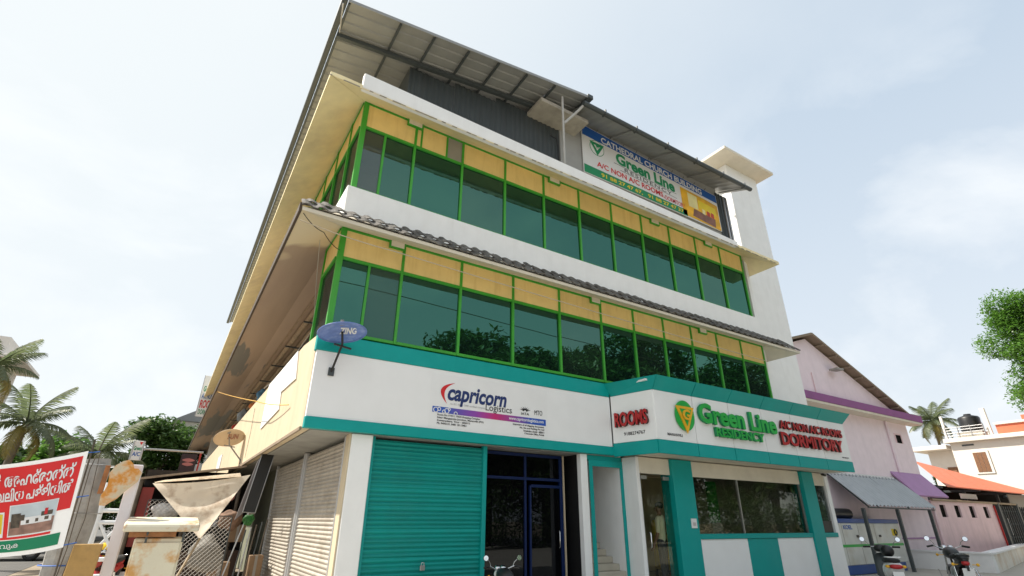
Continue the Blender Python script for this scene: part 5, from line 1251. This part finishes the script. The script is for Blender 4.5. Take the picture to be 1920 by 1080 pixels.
tree_at('hazy round tree right of the concrete post', 175, 870, 52, 0, 4.2, 24, LEAF, 7000, .3, 'trees behind the stalls', low=.2)
tree_at('small dark tree beside the white house', 1775, 872, 13, 0, 2.0, 25, LEAFD, 4000, .2, 'trees by the house', low=.4)
# tree whose crown enters at the right edge
c = atY(1948, 612, -1.2)
tree('bright green street tree whose crown enters at the right edge', (c.x+.15, c.y, 0), c.z+3.3, 3.4, 35, LEAFB, 52000, .10, None, nclump=64, low=.55, trunk_r=.2)
# street trees across the road, mirrored in the glass
src = None
spots = [(19.5, -24, 1.02), (27, -27, 1.0), (34.5, -25, 1.12), (42, -28, 1.05), (51, -26, 1.2), (60, -29, 1.1), (70, -27, 1.25), (13, -30, .62)]
names = ['spreading street tree across the yard, first of the mirrored row', 'second street tree of the row mirrored in the glass', 'third street tree of the row mirrored in the glass', 'fourth street tree of the row mirrored in the glass', 'fifth street tree of the row mirrored in the glass', 'sixth street tree of the row mirrored in the glass', 'last street tree of the row mirrored in the glass', 'shorter street tree standing before the mirrored row']
for i, (x, y, s) in enumerate(spots):
    if src is None:
        src = tree(names[0], (x, y, 0), 14.8, 6.6, 41, LEAF, 34000, .26, 'street trees across the yard', .35, 26, .18); t = src
    else:
        t = copy_tree(src); t['label'] = names[i]
    t.location = (x, y, 0); t.rotation_euler = (0, 0, i*1.9); t.scale = (s, s, s*(1+.06*(i % 3)))

hg = random.Random(77)  # hedge added behind the camera as dark foliage for the lobby glass reflections
hm = leaf_cloud([(i*2.1, hg.uniform(-.6, .6), hg.uniform(.8, 1.9), hg.uniform(1.3, 2.0), 1.1) for i in range(34)], 60000, .12, hg); hm.materials.append(LEAF); hm.name = 'hedge'
ho = inst('hedge', hm, None, (2, -19, .3)); tag(ho, 'long overgrown hedge added out of view across the yard for the lobby glass to mirror', 'hedge')

# ================================================================== LEFT STREET SIDE
# flex banner on the left
FY = -2.0
C1, C0 = atY(166, 845, FY), atY(-60, 876, FY); D1, D0 = atY(119, 1026, FY), atY(-60, 1046, FY)
FB = empty('flex_banner', ((C1.x+C0.x)/2, FY, D0.z), 'red white and green printed flex banner sagging between posts', 'banner')
def fb_pt(s, t, off=0.0):   # s 0..1 left to right, t 0..1 bottom to top
    a = D0.lerp(D1, s); b = C0.lerp(C1, s); q = a.lerp(b, t); q = q.copy()
    q.z -= .030*4*s*(1-s); q.y += .03*sin(s*5+t*2)-off; return q
def fb_patch(name, m, s0, s1, t0, t1, off, ns=10, ntt=3, skew=0):
    vs = []; fs = []
    for i in range(ns+1):
        for j in range(ntt+1): vs.append(fb_pt(s0+(s1-s0)*i/ns, t0+(t1-t0)*j/ntt, off))
    for i in range(ns):
        for j in range(ntt): fs.append((i*(ntt+1)+j, (i+1)*(ntt+1)+j, (i+1)*(ntt+1)+j+1, i*(ntt+1)+j+1))
    return MB().add(vs, fs, True).build(name, m, FB)
def fb_text(s, s0, s1, t0, t1, m, bold, off, shear=.0):
    me = text_mesh(s, bold, 0, shear); x0, x1, y0, y1 = bounds(me)
    for q in me.vertices: q.co = fb_pt(s0+(s1-s0)*(q.co.x-x0)/(x1-x0), t0+(t1-t0)*(q.co.y-y0)/(y1-y0), off)
    me.materials.clear(); me.materials.append(m); me.name = 'lettering'; inst('lettering', me, FB)
BRED = mat('bright red flex print', (.72, .02, .02), .5); BGRN = mat('green flex print', (.0, .22, .10), .5)
fb_patch('sheet', FLEX, 0, 1, 0, 1, 0, 24, 6)
fb_patch('red_field', BRED, 0, .965, .40, .955, .004, 20, 4); fb_patch('red_field', BRED, 0, .82, .175, .40, .0045, 18, 3)
fb_patch('green_strip', BGRN, 0, .93, .045, .165, .004, 18, 2)
fb_text('ിവാർ അഫേ്രാത്ത്', .03, .92, .735, .905, PWHITE, .028, .010)
fb_text('ധൽ വലിയ പള്ളിയിൽ', .04, .935, .55, .725, PWHITE, .028, .010)
fb_text('ീതരാവുക', .05, .52, .07, .145, PWHITE, .006, .010)
fb_patch('yellow_box', PWHITE, 0, .33, .20, .47, .0075, 8, 3); fb_patch('yellow_box', PYEL, 0, .315, .24, .45, .010, 8, 3)
fb_text('പി', .16, .285, .29, .37, REDP, .015, .013)
PICSKY = mat('picture sky print', (.55, .62, .66), .5, var=.1, scale=9); PICDK = mat('picture tree print', (.09, .07, .05), .5, var=.5, scale=25); PICGR = mat('picture ground print', (.30, .17, .13), .5, var=.4, scale=15)
fb_patch('church_picture', PWHITE, .375, .835, .20, .535, .0075, 8, 3); fb_patch('picture_sky', PICSKY, .385, .825, .36, .525, .010, 8, 3); fb_patch('picture_ground', PICGR, .385, .825, .215, .36, .010, 8, 3)
fb_patch('picture_church', PWHITE, .50, .80, .315, .39, .012, 6, 2); fb_patch('picture_windows', PICDK, .55, .58, .325, .36, .013, 1, 1); fb_patch('picture_windows', PICDK, .64, .67, .33, .365, .013, 1, 1); fb_patch('picture_windows', PICDK, .73, .77, .335, .37, .013, 1, 1)
fb_patch('picture_tree', PICDK, .40, .49, .29, .44, .013, 4, 3); fb_patch('picture_tree', PICDK, .47, .53, .36, .42, .0135, 3, 2); fb_patch('picture_spire', REDP, .72, .75, .39, .455, .013, 1, 2); fb_patch('picture_dome', PICDK, .69, .80, .38, .425, .0125, 3, 2)
MB().tube([fb_pt(1, 0)+Vector((.02, .03, -.9)), fb_pt(1, 1)+Vector((.02, .03, .12))], .009, 6).build('stake', BARK, FB)
for t in (0.02, .5, .98): MB().tube([fb_pt(1, t), fb_pt(1, t)+Vector((.09, .05, .02))], .005, 4).build('tie', PBLUE, FB)
# timber prop under the banner
tp = atY(160, 1030, -1.7)
o = MB().obox((tp.x+.0, -1.72, tp.z-.5), (.12, 0, 0), (0, .03, 0), (.02, 0, .55)).build('timber_prop', mat('weathered yellow timber', (.45, .28, .10), .8, var=.25, scale=6, dirt=(.2, .13, .06), dirt_amt=.6, dscale=6), None, .006); tag(o, 'short yellowish timber board leaning below the banner corner', 'timber')
# concrete post with creeper cable
b0 = atY(112, 1080, -1.2); b1 = atY(178, 862, -1.2)
CP = empty('concrete_post', (b0.x+.05, -1.2, 0), 'rough grey concrete post right of the red banner', 'post')
cpm = MB(); K = 14
for i in range(K):
    z0 = i*b1.z/K; z1 = (i+1)*b1.z/K
xm = (b0.x+b1.x)/2
cpm.tube([(xm+.01*sin(i*2.1), -1.2, b1.z*i/K) for i in range(K+1)], [.20-.004*i+.012*random.uniform(-1, 1) for i in range(K+1)], 9, smooth=False)
cpm.build('post_shaft', POLE, CP)
MB().tube([(xm-.03, -1.42, .2), (xm+.02, -1.43, 1.2), (xm-.01, -1.41, 2.0), (xm+.03, -1.36, 2.35)], .005, 6).build('cable_drop', BARK, CP)
MB().tube([(xm+.02, -1.42, .5), (xm+.09, -1.43, 1.5), (xm+.03, -1.38, 2.2)], .004, 5).build('cable_drop', BARK, CP)
MB().box(xm+.12, xm+.165, -1.38, -1.34, 1.75, 2.05).build('rust_strap', mat('rust', (.30, .13, .05), .85, var=.3, scale=12), CP)
for i in range(3): MB().torus((xm, -1.2, 1.05+.5*i), (0, 0, 1), .205, .006, 14, 4).build('wire_wrap', PBLUE if i == 0 else STEEL, CP)
# white steel post with rusty plate
w0 = atY(195, 1080, -1.6); w1 = atY(262, 872, -1.6); xw = (w0.x+w1.x)/2
WP = empty('white_post', (xw, -1.6, 0), 'white square steel post with a rust stained plate at its top', 'post')
B('post_shaft', mat('white post paint', (.72, .68, .70), .5, var=.05, dirt=(.5, .4, .4), dirt_amt=.3, dscale=6), WP, xw-.055, xw+.055, -1.65, -1.55, 0, w1.z, .008)
r0_, r1_ = atY(200, 945, -1.72), atY(250, 862, -1.72)
o = MB(); pts = []
for k in range(18):
    a = 2*pi*k/18; rr = 1+.22*sin(3*a+1)+.1*sin(5*a); pts.append(((r0_.x+r1_.x)/2+.13*rr*cos(a)+.05*sin(a), -1.70, (r0_.z+r1_.z)/2+.22*rr*sin(a)))
o.prism(pts, (0, .02, 0)).build('rusty_plate', mat('rusty cream plate', (.66, .55, .38), .7, var=.15, scale=9, dirt=(.62, .24, .02), dirt_amt=.95, dscale=9, dlo=.42, dhi=.6), WP)
# white lattice frame behind
g0 = atY(170, 1080, .5); g1 = atY(215, 930, .5)
LT = empty('white_lattice_gate', (g0.x+.3, .5, 0), 'white tubular steel gate frame between the two posts', 'gate')
xa, xb = atY(172, 1010, .5).x, atY(228, 1000, .5).x; zt2 = atY(210, 905, .5).z
for x in (xa, xb): MB().tube([(x, .5, 0), (x, .5, zt2)], .035, 8).build('upright', WPAINT, LT)
for z in (.35, .8, 1.0, 1.45, 1.6): MB().tube([(xa, .5, z), (xb, .5, z)], .028, 7).build('rail', WPAINT, LT)
for z in (.35, 1.0): MB().tube([(xa, .5, z), (xb, .5, z+.5)], .02, 6).tube([(xb, .5, z), (xa, .5, z+.5)], .02, 6).build('brace', WPAINT, LT)
# parked motorcycle with a helmet behind the gate
hp_ = atY(194, 1026, 2.6)
motorcycle('dark motorcycle with red tank parked behind the white gate', (hp_.x-.05, 2.3, 0), radians(160), 'parked motorcycles', RED)
hl = empty('helmet', (hp_.x, 2.6, .885), 'yellow helmet resting on the motorcycle seat behind the white gate', 'helmet')
MB().ball((0, 0, .12), .14, 16, (1, 1.15, .95)).build('shell', mat('yellow helmet', (.75, .50, .02), .3), hl, local=True)
MB().obox((0, -.135, .11), (.10, 0, 0), (0, .03, 0), (0, 0, .04)).build('visor', BLACK, hl, .01, local=True)

# rusty cabinet
RC0, RC1 = atY(236, 1005, -2.0), atY(352, 1003, -2.0); lz = atY(300, 990, -2.0).z
RB = empty('utility_cabinet', ((RC0.x+RC1.x)/2, -1.8, 0), 'cream enamel utility cabinet streaked with rust under a small canopy lid', 'cabinet')
B('cabinet_body', RUSTY, RB, RC0.x+.08, RC1.x-.03, -2.0, -1.6, .0, RC0.z-.02, .012)
B('door', RUSTY, RB, RC0.x+.10, RC1.x-.05, -2.02, -2.002, .06, RC0.z-.06, .008)
RUSTL = mat('cream lid', (.70, .64, .50), .5, var=.05, dirt=(.5, .25, .08), dirt_amt=.8, dscale=5, dlo=.52, dhi=.62)
lx0, lx1 = atY(231, 990, -2.08).x, atY(374, 990, -2.08).x; lzt = atY(300, 979, -2.08).z; lzb = atY(300, 997, -2.08).z
MB().prism([(lx0, -2.10, lzb), (lx0, -2.10, lzt-.03), (lx0+.0, -2.04, lzt), (lx0, -1.5, lzt+.05), (lx0, -1.5, lzb)], (lx1-lx0, 0, 0)).build('lid', RUSTL, RB, .012)
MB().box(lx0+.06, lx1-.2, -2.06, -1.6, lzb-.05, lzb-.003).build('lid_rail', mat('rust', (.30, .13, .05), .85), RB)
for s in (.15, .75): MB().tube([(RC0.x+.1+(RC1.x-RC0.x)*s, -2.03, RC0.z-.06), (RC0.x+.1+(RC1.x-RC0.x)*s, -2.06, lzb)], .012, 6).build('bracket', DGREY, RB)
# stall lean-to beside the building
SL = empty('market_stall', (.6, 7, 0), 'dark open stall under a rusty tin lean-to beside the cream side wall', 'stall')
s0, s1 = atY(262, 899, 7.0), atY(462, 876, 7.0)
MB().add([(s0.x, 7.0, s0.z), (s1.x, 7.0, s1.z), (s1.x, 11.5, s1.z+.25), (s0.x, 11.5, s0.z+.25), (s0.x, 7.0, s0.z+.05), (s1.x, 7.0, s1.z+.05), (s1.x, 11.5, s1.z+.3), (s0.x, 11.5, s0.z+.3)],
         [(0, 1, 2, 3), (4, 7, 6, 5), (0, 4, 5, 1), (1, 5, 6, 2), (2, 6, 7, 3), (3, 7, 4, 0)]).build('tin_roof', mat('rusty tin', (.32, .24, .17), .7, var=.2, scale=4, dirt=(.2, .1, .05), dirt_amt=.7, dscale=3), SL)
B('back_wall', mat('sun blocking boards', (.035, .03, .027), .9, var=.3), SL, s0.x, s1.x+.5, 11.3, 11.4, 0, 2.9, 0)  # back and side boards added to keep the sun out of the stall
B('side_boards', mat('sun blocking boards', (.035, .03, .027), .9, var=.3), SL, s0.x-.06, s0.x, 7.6, 11.3, 0, 2.45, 0)
B('side_boards', mat('sun blocking boards', (.035, .03, .027), .9, var=.3), SL, s1.x+.3, 2.48, 11.2, 11.29, 0, 2.86, 0)
for x in (s0.x+.05, (s0.x+s1.x)/2, s1.x-.05): MB().tube([(x, 7.05, 0), (x, 7.05, s0.z)], .04, 7).build('pole', BARK, SL)
B('shelf', BARK, SL, s0.x+.1, s1.x, 8.2, 8.9, 1.25, 1.30, 0); B('counter', mat('red board', (.22, .03, .025), .7, var=.2), SL, s0.x+.1, s0.x+.35, 7.1, 7.15, .9, 2.2, 0)
B('counter', mat('brown board', (.10, .06, .04), .8), SL, s0.x+.4, s1.x+.3, 7.6, 8.1, 0, .75, 0)
for i in range(12):
    bx = s0.x+.2+i*.16; bt = MB().lathe([(.001, 0), (.045, 0), (.05, .03), (.05, .2), (.02, .27), (.018, .33), (.001, .33)], (bx, 8.5+.05*(i % 3), 1.302), (0, 0, 1), 8).build('bottle', (GREYP, LGREEN, BLUEF, PWHITE)[i % 4]); tag(bt, '%s bottle on the dark stall shelf, %s from its left end' % (('grey', 'green', 'dark blue', 'white')[i % 4], ('first', 'second', 'third', 'fourth', 'fifth', 'sixth', 'seventh', 'eighth', 'ninth', 'tenth', 'eleventh', 'twelfth')[i]), 'bottle', 'bottles on the stall shelf')
def mesh_screen(name, label, a, b, z0, z1, y, m, step=.09):
    w = MB(); wd = b-a; h = z1-z0; k = -int(h/step)-1
    r = empty(name, ((a+b)/2, y, z0), label, 'wire mesh')
    w.box(a-.02, a, y-.01, y+.01, z0, z1).box(b, b+.02, y-.01, y+.01, z0, z1).box(a, b, y-.01, y+.01, z0-.02, z0).box(a, b, y-.01, y+.01, z1, z1+.02).build('frame', DGREY, r)
    wm = MB(); n = int((wd+h)/step)+1
    for i in range(n):
        u0 = i*step
        p = (max(0, u0-h), min(h, u0)); q = (min(wd, u0), max(0, u0-wd))
        for fl in (0, 1):
            P0 = (a+p[0] if not fl else b-p[0], y+.003*fl, z0+p[1]); P1 = (a+q[0] if not fl else b-q[0], y+.003*fl, z0+q[1])
            if (Vector(P0)-Vector(P1)).length > .02: wm.tube([P0, P1], .004, 4, cap=False, smooth=False)
    tag(wm.build('wire_lattice', m, r), kind='stuff'); return r
WIRE = mat('galvanised wire', (.45, .43, .40), .5, metal=.4)
m0, m1 = atY(345, 1000, 4.0), atY(428, 1000, 4.0)
mesh_screen('wire_mesh_cage', 'diamond wire mesh cage front below the hanging cloth', m0.x, m1.x, .25, 1.55, 4.0, WIRE, .085)
m0, m1 = atY(276, 950, 6.6), atY(345, 950, 6.6); 
mesh_screen('wire_screen', 'small diamond wire mesh panel inside the stall left of the cloth', m0.x, m1.x, atY(300, 975, 6.6).z, atY(300, 938, 6.6).z, 6.6, WIRE, .10)
# sacks and goods
def sack(label, px, py, Y, R, m, sc, cat, grp=None, name='sack'):
    c = atY(px, py, Y); b = MB()
    b.lathe([(max(1e-4, R*sin(pi*i/16)), -R*cos(pi*i/16)) for i in range(17)], (0, 0, 0), (0, 0, 1), 28)
    b.v = [(v[0]*sc[0], v[1]*sc[1], v[2]*sc[2]) for v in b.v]
    vs = [Vector(v)*(1+.42*noise.noise(Vector(v)*1.3/R+Vector((px*.37, 0, 0)))+.16*noise.noise(Vector(v)*2.2/R+Vector((px*.7, 1, 0)))) for v in b.v]
    o = inst(name, MB().add(vs, b.f, True).mesh(name, m), None, c); tag(o, label, cat, grp); return o
sack('pale grey sack lying behind the wire mesh cage', 385, 1040, 4.5, .34, mat('sack grey', (.20, .19, .17), .9, var=.2, scale=8), (1.0, .7, .9), 'sack')
sack('pale carton bundle behind the small mesh panel', 315, 958, 7.3, .30, mat('bundle pale', (.5, .5, .5), .9, var=.3, scale=10), (1.1, .7, .6), 'bundle', name='bundle')
sack('brown stuffed sack in the dark stall behind the cloth tip', 432, 975, 6.4, .25, mat('sack brown', (.20, .12, .08), .9, var=.3, scale=8), (1, .8, .9), 'sack')
nb_ = sack('green net bag hanging in the stall beside the black sign frame', 466, 975, 3.6, .10, mat('green net', (.012, .10, .012), .7, var=.5, scale=30), (1, .8, 1.05), 'net bag', name='net_bag')
for i, (px, py, Y, lab, mm, sc) in enumerate(((458, 782, 11, 'grey cloth bundle on the gallery parapet', mat('grey cloth', (.22, .24, .25), .9, var=.3), (1.0, .8, 1.2)), (443, 800, 12, 'red cloth bundle on the gallery parapet', mat('red cloth', (.45, .05, .03), .9), (.7, .7, .6)), (492, 743, 8.5, 'blue tarpaulin bundle on the gallery parapet', mat('blue tarp', (.05, .14, .22), .7, var=.3), (.8, .7, .9)), (478, 762, 9.5, 'orange brown bundle on the gallery parapet', mat('orange cloth', (.50, .16, .05), .9), (.8, .7, .7)))):
    p = atX(px, py, 2.1); b = sack(lab, px, py, p.y, .24, mm, sc, 'bundle', 'bundles on the gallery parapet', 'cloth_bundle')
CART = mat('brown carton', (.26, .17, .10), .85, var=.15, scale=5)
for i, (px, py, Y, w_, h_, lab) in enumerate(((410, 1068, 5.8, .42, .30, 'brown carton on the ground behind the wire mesh cage'), (445, 1000, 6.9, .34, .40, 'brown carton stacked in the dark stall under the cloth tip'), (300, 1010, 6.4, .36, .28, 'brown carton half hidden behind the rusty cabinet'), (478, 1062, 5.6, .30, .46, 'tall brown carton beside the side shutter'))):
    c = atY(px, py, Y); bx = MB().box(c.x-w_/2, c.x+w_/2, Y, Y+.35, c.z-h_/2, c.z+h_/2).build('carton', CART, None, .012); tag(bx, lab, 'carton', 'cartons in the stall')
    MB().box(c.x-.03, c.x+.03, Y-.003, Y-.0005, c.z-h_/2, c.z+h_/2).build('tape', GREYP, bx)
for i, (px, py, Y, rr, mm, lab) in enumerate(((433, 930, 6.2, .10, mat('faded pink plastic', (.35, .16, .15), .5), 'faded pink ball bag hanging in the dark stall'), (478, 905, 5.4, .07, WPAINT, 'white lamp globe hanging beside the black signboard'))):
    c = atY(px, py, Y); hg_ = empty('hanging_lamp' if i else 'hanging_bag', c, lab, 'lamp' if i else 'bag')
    MB().ball((0, 0, 0), rr, 12, (1, 1, 1.15)).build('globe' if i else 'pouch', mm, hg_, local=True); MB().tube([(0, 0, rr), (0, 0, rr+.35)], .006, 5).build('cord', BLACK, hg_, local=True)
for i in range(5):
    c = atY(440+i*11, 1045-i*6, 5.0+.2*i); o = MB().tube([(c.x, 5.0+.2*i, 0), (c.x+.12, 5.05+.2*i, c.z+.55)], .016, 6).build('iron_rod', (DGREY, STEEL, BARK, DGREY, BARK)[i]); tag(o, 'rod leaning in the dark beside the side shutter, %s from the mesh cage' % ('first', 'second', 'third', 'fourth', 'fifth')[i], 'rod', 'rods leaning by the shutter')
# hanging stained cloth
q0, q1, q2 = atY(286, 906, 3.5), atY(470, 890, 3.5), atY(375, 1012, 3.2)
vs = []; fs = []; K = 18
top = [q0.lerp(q1, i/K) for i in range(K+1)]
J = 12
for j in range(J+1):
    t = j/J
    for i in range(K+1):
        s = i/K; p = top[i].lerp(q2, t); p = p.copy()
        p.z -= .055*4*s*(1-s)*(1-t)**3; p.y -= .05*sin(pi*t)*sin(pi*s) - .045*sin(15*t-3*s+4*s*s)*(1-t*.8)*abs(sin(pi*s))**.5 - .012*sin(23*t+5*s)*(1-t)
        vs.append(p)
for j in range(J):
    for i in range(K): fs.append((j*(K+1)+i, j*(K+1)+i+1, (j+1)*(K+1)+i+1, (j+1)*(K+1)+i))
o = MB().add(vs, fs, True).build('hanging_cloth', CLOTH); tag(o, 'stained cream canvas hung as a sagging triangle from the stall roof', 'cloth')
f0, f1 = atY(290, 905, 3.45), atY(452, 894, 3.45)
o = MB().add([f0, f1, f1+Vector((-.02, .12, .07)), f0+Vector((.15, .12, .05)), f0+Vector((0, -.01, .01)), f1+Vector((0, -.01, .01)), f1+Vector((-.02, .11, .08)), f0+Vector((.15, .11, .06))], [(0, 1, 2, 3), (4, 7, 6, 5), (0, 4, 5, 1), (1, 5, 6, 2), (2, 6, 7, 3), (3, 7, 4, 0)]).build('folded_cloth', CLOTH); tag(o, 'folded pale canvas edge lying over the stall roof', 'cloth')
for nm, a, b, lab in (('bamboo_pole', atY(374, 1010, 3.15), atY(330, 1084, 2.6), 'bamboo pole propping the tip of the hanging cloth'), ('steel_pole', atY(466, 962, 4.2), atY(415, 1084, 4.0), 'thin steel pole leaning below the black sign frame')):
    o = MB().tube([a, b], .022 if nm == 'bamboo_pole' else .014, 7).build(nm, mat('bamboo', (.35, .26, .16), .7, var=.2) if nm == 'bamboo_pole' else STEEL); tag(o, lab, 'pole')
# black framed hanging board
SBY = 4.4
P = [atY(455, 960, SBY), atY(478, 962, SBY), atY(521, 834, SBY), atY(493, 847, SBY)]
BB = MB().prism(P, (0, .10, 0)).build('black_signboard', BLACK); tag(BB, 'narrow black framed signboard leaning under the side fascia', 'sign')
for a, b in ((0, 1), (1, 2), (2, 3), (3, 0)): MB().tube([P[a]+Vector((0, -.01, 0)), P[b]+Vector((0, -.01, 0))], .010, 5).build('frame_bar', STEEL, BB)
P2 = [atY(440, 975, SBY+.2), atY(456, 962, SBY+.2), atY(493, 850, SBY+.2), atY(482, 868, SBY+.2)]
o = MB().prism(P2, (0, .05, 0)).build('grey_board', mat('grey brown board', (.22, .2, .2), .6)); tag(o, 'grey board standing just left of the black signboard', 'board')
# lips poster and red post
PYY = 14
a, b = atY(332, 887, PYY), atY(371, 852, PYY)
ps_ = MB().box(a.x, b.x, PYY, PYY+.05, a.z, b.z).build('poster', mat('dark poster', (.03, .012, .016), .5)); tag(ps_, 'dark poster with pink lips above the stall roof', 'poster')
lipm = mat('pink lips print', (.45, .16, .15), .5); cx_, cz_ = (a.x+b.x)/2, (a.z+b.z)/2+.06
for dz, sc_ in ((.06, 1), (-.08, .9)): flat(ps_, 'lips', [(cx_+.2*sc_*cos(k*pi/8), cz_+dz+.05*sin(k*pi/8)*(1.3-.4*abs(cos(k*pi/8)))) for k in range(16)], (0, PYY, 0), XU, ZV, lipm)
a, b = atY(364, 889, 13), atY(379, 848, 13)
o = MB().box(a.x+.03, b.x, 13, 13.1, 0, b.z).build('red_post', mat('red enamel', (.40, .03, .02), .5)); tag(o, 'dark red post beside the lips poster', 'post')
# small notices on the end of the cream fascia
o = MB().box(1.655, 1.675, 15.5, 17.0, 3.3, 3.9).build('wall_notice', PWHITE, None, .004); tag(o, 'small white notice fixed near the far end of the cream fascia', 'notice')
# distant white building behind the palms and grey roof house behind the eave
wb = atY(0, 672, 30); o = empty('white_tower_house', (wb.x-3, 30, 0), 'white house corner with flat roof behind the left palm', 'house')
zt3 = atY(20, 632, 30).z; zb3 = atY(20, 668, 30).z
B('wall', HOUSEW, o, wb.x-5, atY(14, 650, 30).x, 30, 34, 0, zt3, 0); B('flat_roof', HOUSEW, o, wb.x-5.5, atY(50, 670, 30).x, 29.4, 34.5, zb3-.2, zb3, .02)
gh = atY(352, 785, 50); o = empty('grey_roof_house', (gh.x, 50, 0), 'grey roofed house corner at the end of the tiled eave', 'house')
zq = gh.z
B('wall', mat('grey house wall', (.45, .45, .44), .8), o, gh.x-.5, gh.x+7, 50, 56, 0, zq-.3, 0)
MB().prism([(gh.x-1.2, 49.4, zq-.3), (gh.x+3, 49.4, zq+2.2), (gh.x+7, 49.4, zq-.3)], (0, 7, 0)).build('roof', mat('grey sheet roof', (.16, .17, .18), .6), o)
bs = atY(268, 800, 40)
# car seen under the banner
def car(label, loc, rz, m):
    r = empty('parked_car', loc, label, 'car', None, rz)
    MB().loft([((0, -2.0, .62), .70, .24, 5), ((0, -1.85, .66), .80, .34, 5), ((0, -.9, .68), .82, .38, 5), ((0, .9, .66), .82, .36, 5), ((0, 1.8, .60), .78, .28, 5), ((0, 2.0, .55), .68, .2, 5)], 20).build('body', m, r, local=True)
    MB().loft([((0, -1.7, 1.0), .62, .05, 4), ((0, -1.3, 1.2), .64, .26, 4), ((0, -.2, 1.24), .64, .28, 4), ((0, .5, 1.18), .62, .22, 4), ((0, 1.05, 1.0), .6, .04, 4)], 18).build('cabin', tint_glass('car glass', (.3, .3, .3), (.01, .01, .012)), r, local=True)
    MB().loft([((0, -1.2, 1.46), .56, .03, 4), ((0, .35, 1.43), .56, .03, 4)], 14).build('roof', m, r, local=True)
    for s in (-1, 1):
        for y in (-1.25, 1.25):
            w_ = MB().torus((s*.74, y, .31), (1, 0, 0), .23, .08, 22, 8).build('wheel', RUBB, r, local=True); MB().lathe([(.001, .03), (.16, .02), (.19, -.02)], (s*.80, y, .31), (s, 0, 0), 14).build('rim', STEEL, w_, local=True)
        MB().loft([((s*.55, 1.88, .68), .14, .07), ((s*.55, 2.0, .66), .10, .05)]).build('headlight', WPAINT, r, local=True)
        MB().loft([((s*.6, -2.02, .74), .1, .06), ((s*.6, -1.9, .74), .13, .08)]).build('tail_light', RED, r, local=True)
    MB().box(-.78, .78, 1.96, 2.08, .36, .52).box(-.78, .78, -2.08, -1.96, .36, .52).build('bumper', BLACK, r, .02, local=True); return r
cp_ = atZ(25, 1050, 0)
car('grey car on the road glimpsed beneath the banner', (cp_.x-.3, cp_.y, 0), radians(70), mat('grey green car paint', (.16, .18, .15), .3, coat=.5))
cp_ = atZ(120, 1030, 0)
car('dark car farther along the road beyond the banner', (cp_.x-1, cp_.y+3, 0), radians(10), mat('dark car paint', (.05, .055, .06), .3, coat=.5))
